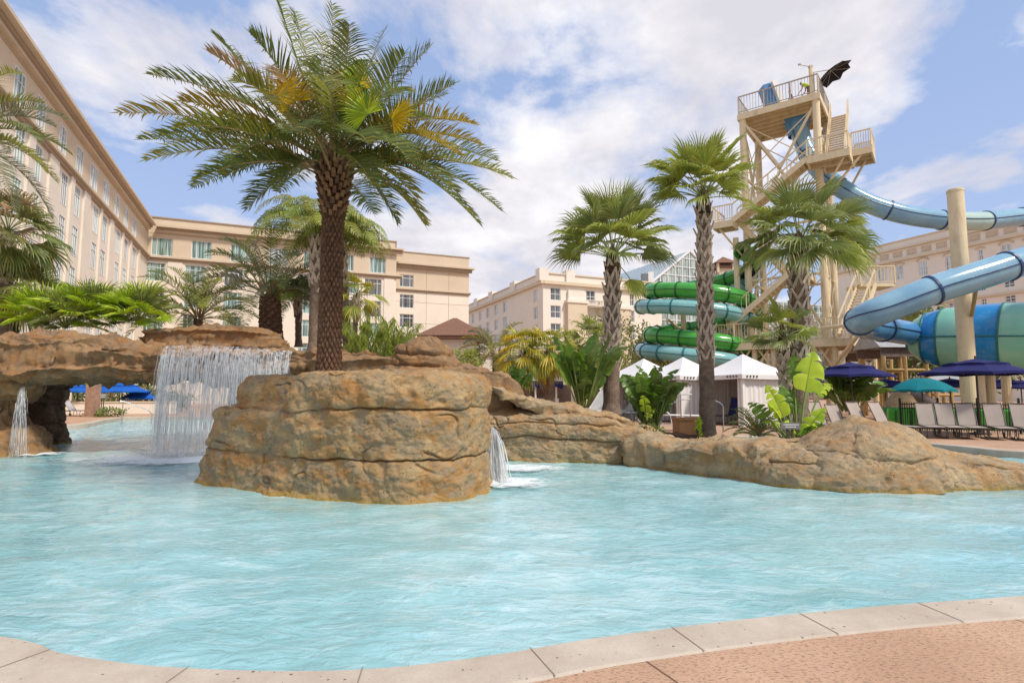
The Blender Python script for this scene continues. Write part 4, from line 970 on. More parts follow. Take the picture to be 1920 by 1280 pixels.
def hotel_left():
    C = at(262, HY, 72); C.z = 0
    t = thing('hotel_building', 'big cream and tan hotel with two wings meeting at the left', 'building', C)
    F = Facade(C, E2, -E1); Lw = Facade(C, -E1, E2)
    z = lambda px, py: fu(C, E2, px, py)[1]; uF = lambda px, py: fu(C, E2, px, py)[0]; uL = lambda px, py: fu(C, -E1, px, py)[0]
    zr, zc1, zc0, zl1, zl0 = z(262, 404), z(266, 421), z(262, 432), z(264, 478), z(264, 486)
    top = (z(284, 478), z(284, 443.5)); r1 = (z(270, 525), z(270, 490)); r2 = (z(270, 572.5), z(270, 537.5))
    sp = r1[1] - r2[1]; rows = [r1, r2] + [(r2[0] - k * sp, r2[1] - k * sp) for k in (1, 2)]
    uend = uF(742, 560); rnd = random.Random(2)
    # front wing
    wt = [(uF(a, 460), uF(b, 462), *top) for a, b in ((283.5, 324), (359, 397), (432.5, 470), (505, 540), (570, 604), (640, 664), (694, 724))]
    wl = [(uF(a, 510), uF(b, 512), *r) for r in rows for a, b in ((270, 310), (346, 384), (420, 456), (494, 528), (562, 594), (648, 673), (684, 716))]
    lw_u = [(uL(b, py), uL(a, py)) for a, b, py in ((26, 44, 290), (62, 77, 315), (112, 124, 380), (136.5, 148, 398), (173, 182, 430), (189, 198.5, 445), (216.5, 223.5, 470), (230, 237.5, 480), (246.5, 252.5, 498))]
    lt_u = [(uL(b, py), uL(a, py)) for a, b, py in ((22, 44, 205), (67, 84, 235), (109, 123, 283), (141, 154, 325), (167, 181, 360), (191.5, 203, 390), (213, 222, 411), (231, 239, 430), (247, 254.5, 447))]
    ul = max(w[1] for w in lt_u) + 9
    lt = [(a, b, *top) for a, b in lt_u]; ll = [(a, b, *r) for r in rows for a, b in lw_u]
    up = MB(); low = MB()
    F.wall(up, 0, uend, zl1, zc1, wt); F.wall(low, 0, uend, -.2, zl1, wl)
    Lw.wall(up, 0, ul, zl1, zc1, lt, .07); Lw.wall(low, 0, ul, -.2, zl1, ll, .07)
    # set-back end block right of the front wing
    sb = 1.6; S = Facade(C + E2 * uend + E1 * sb, E2, -E1); e = fu(S.O, E2, 879, 560)[0]
    uS = lambda px, py: fu(S.O, E2, px, py)[0]; zS = lambda px, py: fu(S.O, E2, px, py)[1]
    zr2, d1, d0, m1, m0 = zS(745, 471.5), zS(745, 492), zS(745, 501), zS(745, 539.5), zS(745, 545)
    ws = [(uS(749, 525), uS(775.5, 525), zS(750, 537), zS(750, 514)), (uS(749, 563), uS(775.5, 563), zS(750, 576.5), zS(750, 551)), (uS(749, 600), uS(775.5, 600), zS(750, 613), zS(750, 588))]
    S.wall(up, 0, e, m1, zr2, [ws[0]]); S.wall(low, 0, e, -.2, m1, ws[1:])
    cor = MB(); dk = MB()
    for A, a, b in ((F, .9, uend + .9), (Lw, 1.0, ul)):
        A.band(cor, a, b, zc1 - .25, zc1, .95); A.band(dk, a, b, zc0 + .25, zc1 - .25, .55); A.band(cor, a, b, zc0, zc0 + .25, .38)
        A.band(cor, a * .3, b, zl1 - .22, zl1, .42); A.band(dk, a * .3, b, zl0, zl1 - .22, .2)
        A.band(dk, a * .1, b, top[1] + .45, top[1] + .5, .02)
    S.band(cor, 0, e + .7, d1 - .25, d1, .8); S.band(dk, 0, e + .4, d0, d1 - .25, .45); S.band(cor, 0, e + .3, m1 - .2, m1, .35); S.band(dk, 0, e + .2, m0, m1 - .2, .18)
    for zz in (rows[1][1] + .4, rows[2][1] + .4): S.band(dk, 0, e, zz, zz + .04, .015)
    for k in (.42, .72): S.band(dk, e * k, e * k + .05, -.2, d0, .015)
    # parapets
    F.band(up, -1, uend, zc1, zr, -.25, -.9); Lw.band(up, -.5, ul, zc1, zr, -.25, -.9)
    cap = MB(); F.band(cap, -1, uend + .1, zr, zr + .14, -.1, -1.1); Lw.band(cap, -.6, ul, zr, zr + .14, -.1, -1.1); S.band(cap, .1, e + .1, zr2, zr2 + .14, .1, -.5)
    # returns and flat roofs so the block is closed
    for A, w, zt_ in ((F, uend, zr), (S, e, zr2)):
        low.add([A.p(w, -.2), A.p(w, -.2, -14), A.p(w, zt_, -14), A.p(w, zt_)], [(0, 1, 2, 3)])
    low.add([Lw.p(ul, -.2), Lw.p(ul, -.2, -14), Lw.p(ul, zr, -14), Lw.p(ul, zr)], [(3, 2, 1, 0)])
    up.add([F.p(-14, zc1, -.3), F.p(uend, zc1, -.3), F.p(uend, zc1, -14), F.p(-14, zc1, -14)], [(0, 1, 2, 3)]); up.add([S.p(0, zr2 - .3, 0), S.p(e, zr2 - .3, 0), S.p(e, zr2 - .3, -14), S.p(0, zr2 - .3, -14)], [(0, 1, 2, 3)])
    up.add([Lw.p(0, zc1, -.3), Lw.p(ul, zc1, -.3), Lw.p(ul, zc1, -14), Lw.p(0, zc1, -14)], [(3, 2, 1, 0)])
    # pilasters between the bays of the long wing, sunk spandrels between windows
    for a, b, py in ((46, 58, 330), (86, 104, 360), (127, 134, 390), (151, 163, 430), (184, 187, 440), (202, 209, 460), (225.5, 228.5, 475), (240, 243.5, 490), (256, 259, 500)):
        pl = MB(); Lw.band(pl, uL(b, py), uL(a, py), -.2, zl0, .16); pl.build('pilaster', M['stucco_pink'], t)
    for a, b in ((310, 330), (326, 342), (456, 474), (676, 681), (718, 741)):
        pl = MB(); F.band(pl, uF(a + 2, 540), uF(b - 2, 540), -.2, zl0, .12); pl.build('pilaster', M['stucco_pink'], t)
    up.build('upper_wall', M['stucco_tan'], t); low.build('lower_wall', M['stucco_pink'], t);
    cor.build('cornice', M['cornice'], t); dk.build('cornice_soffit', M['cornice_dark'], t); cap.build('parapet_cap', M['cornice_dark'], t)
    for w in wt: F.window(t, w, rnd.choice(['glass_green', 'glass_sky', 'glass_green']), (.25, .75), None)
    for w in wl: F.window(t, w, rnd.choice(['glass_green', 'glass_green', 'glass_dark']))
    for w in lt: Lw.window(t, w, rnd.choice(['glass_sky', 'glass_sky', 'glass_green']), (.3, .7), .7, .06, .07)
    for w in ll: Lw.window(t, w, rnd.choice(['glass_green', 'glass_dark', 'glass_green']), (.35, .65), .72, .06, .07)
    for w in ws: S.window(t, w, 'glass_dark')
hotel_left()
def hotel_middle():
    K = at(1019, HY, 100); K.z = 0
    t = thing('hotel_building', 'pale five storey hotel block behind the palms in the middle', 'building', K)
    A = Facade(K, E1, -E2); B = Facade(K, E2, -E1)
    zA = lambda px, py: fu(K, E1, px, py)[1]; uA = lambda px, py: fu(K, E1, px, py)[0]; zB = lambda px, py: fu(K, E2, px, py)[1]; uB = lambda px, py: fu(K, E2, px, py)[0]
    zr, zc1, zc0 = zB(1019, 512), zB(1019, 526), zB(1019, 532)
    r1 = (zB(1032, 562.5), zB(1032, 538.5)); r2 = (zB(1032, 595.5), zB(1032, 572)); sp = r1[1] - r2[1]
    rows = [r1, r2] + [(r2[0] - k * sp, r2[1] - k * sp) for k in (1, 2, 3)]
    ue = uB(1240, 600)
    wB = [(uB(1032, 550), uB(1051, 550), *r) for r in rows] + [(uB(1181, 560), uB(1189, 560), *r) for r in rows] + [(uB(1099, 560), uB(1116, 560), *r) for r in rows[:1]]
    bal = [(uB(1099, 580), uB(1131, 580), r[0] - .5, r[1] + .2) for r in rows[1:4]]
    wA = [(uA(b, 560), uA(a, 560), *r) for r in rows for a, b in ((1000.5, 1008), (943, 950.5), (927, 933.5), (912, 917.5), (898, 903.5), (885, 890))]
    wA = [(min(w[:2]), max(w[:2]), w[2], w[3]) for w in wA]
    uaf = uA(862, 600)
    wl = MB(); A.wall(wl, 0, uaf, -.2, zc1, wA); B.wall(wl, 0, ue, -.2, zc1, wB + bal, .22)
    A.band(wl, 0, uaf, zc1, zr, -.1, -.7); B.band(wl, 0, ue, zc1, zr, -.1, -.7)
    wl.add([B.p(0, zc1, -.2), B.p(ue, zc1, -.2), B.p(ue, zc1, -40), B.p(0, zc1, -40)], [(0, 1, 2, 3)]); wl.add([B.p(ue, -.2), B.p(ue, -.2, -40), B.p(ue, zc1, -40), B.p(ue, zc1)], [(0, 1, 2, 3)])
    for w in bal:
        q = [B.p(w[0], w[2]), B.p(w[1], w[2]), B.p(w[1], w[3]), B.p(w[0], w[3])]; r = [v + E1 * 1.6 for v in q]
        wl.add(q + r, [(0, 1, 5, 4), (1, 2, 6, 5), (2, 3, 7, 6), (3, 0, 4, 7), (4, 5, 6, 7)])
    wl.build('wall', M['stucco_white'], t)
    cor = MB(); A.band(cor, -.5, uaf, zc0, zc1, .6); B.band(cor, 0, ue, zc0, zc1, .6); A.band(cor, -.2, uaf, zr, zr + .2, .1, -.9); B.band(cor, 0, ue, zr, zr + .2, .1, -.9); cor.build('cornice', M['stucco_beige'], t)
    for px in (1016, 1066): u = uB(px + 3, 520); tw = MB(); B.band(tw, u - .9, u + .9, zc1, zr + .9, .25, -1.4); tw.build('parapet_turret', M['stucco_white'], t)
    for px in (962, 921, 893): u = uA(px, 550); tw = MB(); A.band(tw, u - 1.2, u + 1.2, zc1, zr + .8, .25, -1.4); tw.build('parapet_turret', M['stucco_white'], t)
    bay = MB(); a, b = uB(1061, 600), uB(1097, 600); z2 = zB(1061, 568); B.band(bay, a, b, -.2, z2, .9); c0, c1 = uB(1132, 600), uB(1178, 600); B.band(bay, c0, c1, -.2, zB(1150, 580), .9); bay.build('bay', M['stucco_beige'], t)
    bc = MB(); B.band(bc, a - .2, b + .2, z2, z2 + .5, 1.1); B.band(bc, c0 - .2, c1 + .2, zB(1150, 580), zB(1150, 580) + .5, 1.1); B.band(bc, a + .3, b - .2, z2 + .5, r1[1] - .3, .5); bc.build('bay_cap', M['stucco_white'], t)
    for r in rows[:3]:
        m = MB(); u0, u1 = uB(1099, 580), uB(1131, 580); zz = r[0] - .5
        B.band(m, u0, u1, zz + .95, zz + 1.05, .12, 0); B.band(m, u0, u1, zz, zz + .12, .12, 0)
        for k in range(13): uu = u0 + (u1 - u0) * k / 12; B.band(m, uu - .05, uu + .05, zz + .12, zz + .95, .1, .02)
        m.build('balcony_rail', M['stucco_white'], t)
    for i, w in enumerate(wB): B.window(t, w, 'glass_dark', (.5,), .5, fr=.12)
    for w in wA: A.window(t, w, 'glass_sky', (.5,), .5, fr=.12)
hotel_middle()
def hotel_right():
    R = at(1790, HY, 100); R.z = 0
    t = thing('hotel_building', 'pale hotel wall with arched top windows behind the blue slides at right', 'building', R)
    A = Facade(R, -E1, -E2); z = lambda px, py: fu(R, -E1, px, py)[1]; u = lambda px, py: fu(R, -E1, px, py)[0]
    zr, zc1, zc0, zb1, zb0, zs1, zs0 = z(1783, 430), z(1783, 442.5), z(1783, 446), z(1783, 465), z(1783, 470), z(1790, 561), z(1790, 565)
    u0, u1 = u(1560, 560), u(1960, 540)
    cols = [(1648, 1664), (1683, 1697), (1726, 1743), (1777, 1794), (1839, 1850), (1884, 1905), (1930, 1950)]
    zt = (z(1690, 524), z(1690, 497)); z2 = (z(1785, 554), z(1785, 537)); z3 = (z(1787, 584), z(1787, 567)); z1 = (z2[0] + (zt[0] - z2[0]) * .5, z2[1] + (zt[0] - z2[0]) * .5)
    sp = z2[1] - z3[1]; rows = [zt, z2, z3, (z3[0] - sp, z3[1] - sp), (z3[0] - 2 * sp, z3[1] - 2 * sp)]
    w = [(u(a, 560), u(b, 560), *r) for r in rows for a, b in cols]
    wl = MB(); A.wall(wl, u0, u1, -.2, zr, w); wl.add([A.p(u0, zr), A.p(u1, zr), A.p(u1, zr, -20), A.p(u0, zr, -20)], [(3, 2, 1, 0)]); wl.add([A.p(u0, -.2), A.p(u0, -.2, -20), A.p(u0, zr, -20), A.p(u0, zr)], [(0, 1, 2, 3)]); wl.build('wall', M['stucco_white'], t)
    c = MB(); A.band(c, u0, u1, zc0, zc1, .5); A.band(c, u0, u1, zb0, zb1, .6); A.band(c, u0, u1, zs0, zs1, .4); A.band(c, u0, u1, zr, zr + .25, .2, -.5); c.build('cornice', M['stucco_beige'], t)
    pn = MB(); n = 14
    for k in range(n):
        a = u0 + (u1 - u0) * (k + .16) / n; b = u0 + (u1 - u0) * (k + .84) / n
        A.band(pn, a, b, zb1 + .35, zc0 - .35, .06); A.band(pn, a + .3, b - .3, zb1 + .6, zc0 - .6, .12)
    pn.build('frieze_panel', M['cornice'], t)
    for i, ww in enumerate(w):
        A.window(t, ww, 'glass_sky' if i < 7 else 'glass_dark', (.5,), (.33, .66), fr=.14)
    for a, b in cols:
        ar = MB()
        ua, ub = u(a, 560), u(b, 560); m = (ua + ub) / 2; rr = (ub - ua) / 2
        pts = [A.p(m + (rr + .25) * math.cos(q), zt[1] + (rr + .1) * .6 * math.sin(q), .05) for q in np.linspace(0, PI, 9)]; ar.tube(pts, .14, 5); ar.build('window_arch', M['cornice'], t)
hotel_right()
def atrium():
    O = at(1222, HY, 115); O.z = 0
    t = thing('glass_atrium', 'glazed atrium gable with white mullions behind the green slides', 'building', O)
    B = Facade(O, E2, -E1); u = lambda px, py: fu(O, E2, px, py)[0]; z = lambda px, py: fu(O, E2, px, py)[1]
    ul, up, ur, ue = u(1224, 540), u(1293, 470), u(1362, 540), u(1640, 560); ze, zp = z(1224, 527), z(1293, 470)
    g = MB(); g.add([B.p(ul, 0), B.p(ur, 0), B.p(ur, ze), B.p(up, zp), B.p(ul, ze)], [(0, 1, 2, 3, 4)]); g.add([B.p(ur, 0, -.5), B.p(ue, 0, -.5), B.p(ue, ze - 2, -.5), B.p(ur, ze - 2, -.5)], [(0, 1, 2, 3)])
    for a, za, b, zb in ((ul, ze, up, zp), (up, zp, ur, ze)): g.add([B.p(a, za), B.p(b, zb), B.p(b, zb, -30), B.p(a, za, -30)], [(0, 1, 2, 3)])
    g.build('glazing', M['atrium_glass'], t)
    fr = MB()
    def top(uu): return ze + (zp - ze) * (1 - abs(uu - up) / (up - ul)) if ul <= uu <= ur else ze - 2
    k = ul
    while k < ue: fr.beam(B.p(k, 0, .05), B.p(k, top(k), .05), .22); k += 1.9
    zz = 3.0
    while zz < zp:
        a, b = ul, ue
        if zz > ze - 2: b = ur
        if zz > ze: f = (zz - ze) / (zp - ze); a = ul + (up - ul) * f; b = ur - (ur - up) * f
        fr.beam(B.p(a, zz, .06), B.p(b, zz, .06), .16); zz += 1.9
    for a, za, b, zb in ((ul, ze, up, zp), (up, zp, ur, ze)): fr.beam(B.p(a, za, .1), B.p(b, zb, .1), .4)
    fr.build('mullion', M['frame_white'], t)
    pr = MB(); pr.box(B.p(ul - 1.0, ze * .5 + .8, .6), (1.1, 1.1, ze + 1.6)); pr.build('corner_pier', M['white_paint'], t)
    pr = MB(); pr.box(B.p(ul - 2.3, ze * .5 + .6, .4), (1.2, 1.2, ze + 1.2)); pr.build('dark_pier', plain('grey_pier', (.16, .18, .19), .6, .3), t)
    # white sloping roof and the small brown belvedere beside the gable
    w = MB(); a, b = u(1338, 500), u(1500, 540); w.add([B.p(a, z(1340, 500), -8), B.p(b, z(1400, 540), -8), B.p(b, z(1400, 570), -3), B.p(a - 1, z(1340, 545), -3)], [(0, 3, 2, 1)]); w.add([B.p(a, z(1340, 500), -8), B.p(b, z(1400, 540), -8), B.p(b, z(1400, 560), -20), B.p(a, z(1340, 545), -20)], [(0, 1, 2, 3)]); w.build('white_roof', M['white_paint'], t)
    h = at(1356, 500, 121); m = MB()
    for dx in (-1.6, 1.6):
        for dy in (-1.3, 1.3): m.beam(h + V(dx, dy, -1.5), h + V(dx, dy, .6), .45)
    m.box(h + V(0, 0, -1.2), (2.6, 2.2, 1.6)); m.build('belvedere', M['stucco_beige'], t)
    m = MB(); q = [h + V(dx, dy, .5) for dx, dy in ((-2.5, -2), (2.5, -2), (2.5, 2), (-2.5, 2))]; m.add(q + [h + V(0, 0, 2.2)], [(0, 1, 4), (1, 2, 4), (2, 3, 4), (3, 0, 4), (3, 2, 1, 0)]); m.box(h + V(0, 0, -.3), (3.6, 3, .5)); m.build('belvedere_roof', M['roof_brown'], t)
atrium()
def hip(mb, c, wx, wy, z0, z1, ridge=0.0, over=.0):
    q = [Vector((c.x + a * wx, c.y + b * wy, z0)) for a, b in ((-1, -1), (1, -1), (1, 1), (-1, 1))]; r = [Vector((c.x - ridge, c.y, z1)), Vector((c.x + ridge, c.y, z1))]
    mb.add(q + r, [(0, 1, 5, 4), (1, 2, 5), (2, 3, 4, 5), (3, 0, 4), (3, 2, 1, 0)])
def pavilion():
    c = at(852, HY, 46); c.z = 0
    t = thing('pavilion', 'cream pavilion under a brown hipped roof right of the bamboo clump', 'building', c)
    zE, zP = at(852, 634, 46).z, at(852, 603, 46).z; w = (at(905, 634, 46).x - at(800, 634, 46).x) / 2
    m = MB(); hip(m, c, w + .5, w + .3, zE, zP + .3, .15); m.box(c + V(0, 0, zE - .12), (2 * w + .7, 2 * w + .4, .24)); m.build('roof', M['roof_brown'], t)
    m = MB(); m.box(c + V(0, 0, (zE - .2) / 2), (2 * w - 1.2, 2 * w - 1.4, zE - .2)); m.box(c + V(w * .98, -w + .7, 2.0), (1.5, 1.1, 4.0)); m.build('wall', M['stucco_pink'], t)
    m = MB()
    for dx in (-1.4, .2, 1.5): m.box(c + V(dx, -w + .69, 3.0), (.8, .06, 2.2))
    m.build('window', M['glass_dark'], t)
pavilion()
def low_building():
    c = at(1000, HY, 52); c.z = 0
    t = thing('restaurant_building', 'low beige building with dark windows behind the skirted palms', 'building', c)
    F = Facade(V(at(900, HY, 52).x, 52, 0), V(1, 0, 0), V(0, -1, 0)); L = at(1090, HY, 52).x - F.O.x; H = at(1000, 655, 52).z; zb = at(1000, 697, 52).z
    w = [(L * a, L * b, zb + .25, zb + 1.9) for a, b in ((.17, .24), (.25, .33), (.34, .41), (.52, .58), (.70, .76), (.80, .86))]
    m = MB(); F.wall(m, 0, L, zb, H, w); F.wall(m, 0, L, -.1, zb, []); m.add([F.p(0, H), F.p(L, H), F.p(L, H, -8), F.p(0, H, -8)], [(0, 1, 2, 3)]); F.band(m, 0, L, H - .5, H + .3, .25); m.build('wall', M['stucco_pink'], t)
    m = MB(); F.band(m, 0, L, zb - .1, zb + .15, .25); m.build('cornice', M['stucco_beige'], t); m = MB(); F.band(m, 0, L, -.1, zb - .1, .05, 0); m.build('base_wall', M['stucco_beige'], t)
    for x in w: F.window(t, x, 'glass_dark', (.5,), None)
low_building()
# ------------------------------------------------------------------ slide tower
M['tower'] = plain('cream_steel', (.69, .56, .355), .5, .4, .07, 1.2, .1, 20, dirt=(.44, .32, .18))
M['tower_dk'] = plain('deck_underside', (.38, .25, .12), .65, .3, .15, 2)
M['rail_grey'] = plain('grey_rail', (.42, .36, .29), .45, .5, .05, 2)
def gloss(name, a, b=None, rough=.16):
    n = NT(name); c = n.coord(); f = n.noise(n.pos((1, 1, .5)), .8, 5, .6)
    col = n.mix(n.ramp(f, [(.35, (0, 0, 0)), (.65, (1, 1, 1))]), a, b or mul(a, 1.2))
    g = n.noise(n.pos(), 9, 5, .7); col = n.mix(n.ramp(g, [(.55, (0, 0, 0)), (.75, (.25, .25, .25))]), col, (.55, .55, .5))
    t = n.principled(col, rough, .5, n.bump(g, .04, .01))
    return n.done(t)
M['tube_pale'] = gloss('pale_blue_fibreglass', (.17, .33, .46), (.25, .42, .52))
M['tube_mint'] = gloss('pale_mint_fibreglass', (.36, .50, .47), (.46, .57, .48))
M['tube_blue'] = gloss('blue_fibreglass', (.06, .20, .42), (.09, .27, .50))
M['navy_ring'] = plain('navy_flange', (.015, .045, .13), .4, .5, .1)
M['green_tube'] = gloss('green_fibreglass', (.045, .30, .03), (.07, .36, .045))
M['dkgreen'] = plain('dark_green_flange', (.01, .10, .015), .4, .5, .1)
M['teal_tube'] = gloss('teal_fibreglass', (.17, .40, .40), (.24, .46, .45))
M['dkteal'] = plain('dark_teal_flange', (.02, .14, .15), .4, .5, .1)
M['bowl_mint'] = gloss('mint_fibreglass', (.20, .50, .38), (.28, .56, .42))
M['bowl_blue'] = gloss('bright_blue_fibreglass', (.012, .19, .47), (.02, .24, .54))
M['steel'] = plain('bare_steel', (.5, .48, .46), .3, .6, .06, 2, metal=.8)
def rail(mb, p, q, h=1.07, nb=10, post=.07, bal=.028, mid=False):
    p = Vector(p); q = Vector(q); u = V(0, 0, h)
    mb.beam(p + u, q + u, .075); mb.beam(p + V(0, 0, .1), q + V(0, 0, .1), .045)
    k = max(1, round((q - p).length / 1.5))
    for i in range(k + 1): c = p.lerp(q, i / k); mb.beam(c, c + u * random.uniform(.985, .998), post * random.uniform(.93, 1.07))
    for i in range(1, nb): c = p.lerp(q, i / nb); mb.beam(c + V(0, 0, .1), c + u, bal)
def tower():
    P0 = at(1529, 178, 37); z0 = P0.z; P0.z = 0; a = V(-.80, .60, 0); b = V(.60, .80, 0); LA, LB = 4.75, 4.3
    t = thing('slide_tower', 'tall cream steel slide tower with stairs and a railed top platform', 'slide tower', P0)
    C = [P0, P0 + a * LA, P0 + a * LA + b * LB, P0 + b * LB]
    def at_(u, w, z): return P0 + a * u + b * w + V(0, 0, z)
    part = lambda m, n, mt='tower': m.build(n, M[mt], t)
    for c in C:
        m = MB(); m.tube([c, c + V(0, 0, z0 - .1)], .24, 14); part(m, 'post')
    for c in (C[1] + a * .75 - b * .1, P0 + a * LA * .5 + b * LB): m = MB(); m.tube([c, c + V(0, 0, z0 - 9.0)], .2, 12); part(m, 'post')
    m = MB(); c = P0 + a * .2; m.tube([c - b * .1 + V(0, 0, z0), c - b * .1 + V(0, 0, z0 + 1.9)], .13, 10); part(m, 'post')
    # top deck
    def deck(u0, u1, w0, w1, z, joist=True, th=.42):
        m = MB(); pts = [at_(u0, w0, 0), at_(u1, w0, 0), at_(u1, w1, 0), at_(u0, w1, 0)]
        m.prism([(p.x, p.y) for p in pts][::-1], z - .06, z)
        for p, q in zip(pts, pts[1:] + pts[:1]): m.beam(p + V(0, 0, z - th / 2 - .06), q + V(0, 0, z - th / 2 - .06), .1, th)
        part(m, 'platform')
        if joist:
            m = MB(); n = max(2, int((w1 - w0) / .62))
            for i in range(1, n): w = w0 + (w1 - w0) * i / n; m.beam(at_(u0 + .06, w, z - .2), at_(u1 - .06, w, z - .2), .07, .26)
            part(m, 'joists', 'tower')
    deck(-.25, LA + .25, -.25, LB + .25, z0 + .05)
    k = [(-.2, -.2), (LA + .2, -.2), (LA + .2, LB + .2), (-.2, LB + .2)]
    for i in range(4):
        p, q = k[i], k[(i + 1) % 4]; m = MB(); rail(m, at_(*p, z0 + .08), at_(*q, z0 + .08), 1.25, 26, .075, .022); part(m, 'railing', 'rail_grey')
    # bracing, tier by tier
    tiers = [z0 - .5, z0 - 4.6, z0 - 8.6, z0 - 12.2, 4.6]
    for i in range(4):
        p, q = C[i], C[(i + 1) % 4]
        for j, (zt, zb) in enumerate(zip(tiers[:-1], tiers[1:])):
            m = MB(); h = V(0, 0, 1)
            if i != 0 or j > 0: m.tube([p + h * zb, q + h * zb], .09, 8)
            mid = (p + q) / 2
            if j % 2 == 0: m.tube([p + h * zt, mid + h * (zb + .1)], .10, 8); m.tube([q + h * zt, mid + h * (zb + .1)], .10, 8)
            else: m.tube([p + h * zb, mid + h * (zt - .1)], .10, 8); m.tube([q + h * zb, mid + h * (zt - .1)], .10, 8)
            part(m, 'brace')
            zq = zb + .25 if j % 2 else zt - .3
            for pa, qa in ((p, q), (q, p)): m = MB(); m.tube([pa + h * zb, qa + h * (zt - .2)], .035, 6); part(m, 'tie_rod')
    # stairs on the front face
    FO = P0 - b * 1.7; f = lambda px, py: fu(FO, a, px, py)
    (u2, zt), (u1, zl) = f(1513, 294), f(1373, 411)
    def flight(ua, za, ub, zb, w0, w1, nm='stair_flight'):
        m = MB(); d = (ub - ua)
        for w in (w0, w1): m.beam(at_(ua, w, za - .1), at_(ub, w, zb - .1), .06, .34)
        n = int(abs(zb - za) / .2)
        for i in range(n):
            x = (i + .5) / n; m.box(at_(ua + d * x, (w0 + w1) / 2, za + (zb - za) * x), (.34, abs(w1 - w0) - .06, .04), Matrix.Rotation(math.atan2(a.y, a.x), 3, 'Z'))
            m.box(at_(ua + d * (x - .5 / n), (w0 + w1) / 2, za + (zb - za) * x - .1), (.02, abs(w1 - w0) - .06, .2), Matrix.Rotation(math.atan2(a.y, a.x), 3, 'Z'))
        part(m, nm)
        for w in (w0, w1):
            m = MB(); rail(m, at_(ua, w, za), at_(ub, w, zb), 1.05, 8, .06, .024); part(m, 'railing')
    w0, w1 = -1.7, -.45
    flight(u1, zl, u2, zt, w0, w1)
    ur = f(1592, 296)[0]; ul = f(1337, 418)[0]
    deck(ur, u2, w0, w1 + .1, zt); deck(u1, ul, w0, w1 + .1, zl)
    for pts in ([(ur, w0), (u2, w0)], [(ur, w0), (ur, w1)]):
        m = MB(); rail(m, at_(*pts[0], zt), at_(*pts[1], zt), 1.1, 9); part(m, 'railing')
    for pts in ([(u1, w0), (ul, w0)], [(ul, w0), (ul, w1 + 1.4)]):
        m = MB(); rail(m, at_(*pts[0], zl), at_(*pts[1], zl), 1.1, 8); part(m, 'railing')
    # far right landing, higher, and the last flight to the platform
    zh = zt + .55; uh = -1.9
    deck(uh - 1.1, uh, .2, 2.4, zh)
    for pts in ([(uh - 1.1, .2), (uh, .2)], [(uh - 1.1, .2), (uh - 1.1, 2.4)], [(uh, 2.4), (uh - 1.1, 2.4)]):
        m = MB(); rail(m, at_(*pts[0], zh), at_(*pts[1], zh), 1.1, 8); part(m, 'railing')
    deck(uh, -.3, -.45, 1.0, zt)
    p, q = at_(-.9, .6, zt), at_(-.9, LB, z0)
    m = MB()
    for o in (-.55, .55): m.beam(p + a * o, q + a * o, .06, .3)
    for i in range(20): c = p.lerp(q, (i + .5) / 20); m.beam(c - a * .52, c + a * .52, .24, .04)
    part(m, 'stair_flight')
    for o in (-.55, .55):
        m = MB(); rail(m, p + a * o, q + a * o, 1.05, 9, .06, .024); part(m, 'railing')
    m = MB(); m.tube([at_(uh - .6, .4, zh - .3), at_(-.1, 0, zh - 3.2)], .08, 8); part(m, 'strut'); m = MB(); m.tube([at_(uh - .6, 2.0, zh - .3), at_(-.1, LB, zh - 3.4)], .08, 8); part(m, 'strut')
    m = MB(); m.tube([at_(ur + .3, w0 + .3, zt - .4), at_(0, 0, zt - 2.4)], .07, 8); part(m, 'strut'); m = MB(); m.tube([at_(ul - .3, w0 + .3, zl - .4), at_(LA, 0, zl - 2.8)], .07, 8); part(m, 'strut')
    # lower switchbacks
    zm = zl - 4.2
    flight(u1 - .2, zl, u1 - 3.4, zm, w1 + .2, w1 + 1.5); deck(u1 - 4.6, u1 - 3.4, w0, w1 + 1.5, zm)
    zd = f(1400, 643)[1]
    flight(u1 - 3.4, zm, u1 + .6, zd + 1.2, w0, w1)
    # lower deck with railings
    ud0, ud1 = f(1341, 645)[0], f(1600, 640)[0]
    deck(ud1, ud0, w0 - .3, w1 + 3, zd)
    m = MB(); rail(m, at_(ud0, w0 - .3, zd), at_(ud1, w0 - .3, zd), 1.3, 44, .09, .03); part(m, 'railing')
    m = MB(); rail(m, at_(ud0, w0 - .3, zd), at_(ud0, w1 + 3, zd), 1.3, 12, .09, .03); part(m, 'railing')
    n = 7
    for i in range(n):
        u = ud0 + (ud1 - ud0) * (i + .15) / n; c = at_(u, w0 + .1, 0); m = MB(); m.tube([c, c + V(0, 0, zd - .4)], .17, 10); part(m, 'post')
        m = MB(); m.tube([c + V(0, 0, zd - 1.9), c + a * .9 + V(0, 0, zd - .5)], .07, 8); m.tube([c + V(0, 0, zd - 1.9), c - a * .9 + V(0, 0, zd - .5)], .07, 8); part(m, 'knee_brace')
    for zz in (1.2, 2.6):
        m = MB(); m.beam(at_(ud0, w0 + .1, zz), at_(ud1, w0 + .1, zz), .12, .22); part(m, 'beam')
    # steep side stair on the right
    q0, q1 = at(1590, 628, 33.5), at(1625, 535, 36); m = MB(); s = V(.8, -.35, 0)
    for o in (-.55, .55): m.beam(q0 + s * o, q1 + s * o, .08, .35)
    for i in range(16): c = q0.lerp(q1, (i + .5) / 16); m.beam(c - s * .55, c + s * .55, .26, .05)
    part(m, 'stair_flight')
    for o in (-.55, .55):
        m = MB(); rail(m, q0 + s * o, q1 + s * o, 1.0, 7, .06, .024); part(m, 'railing')
    m = MB(); c = q1 + V(.6, .6, 0); m.box(c, (2.2, 1.6, .2)); m.tube([c, V(c.x, c.y, 0)], .15, 8); part(m, 'platform')
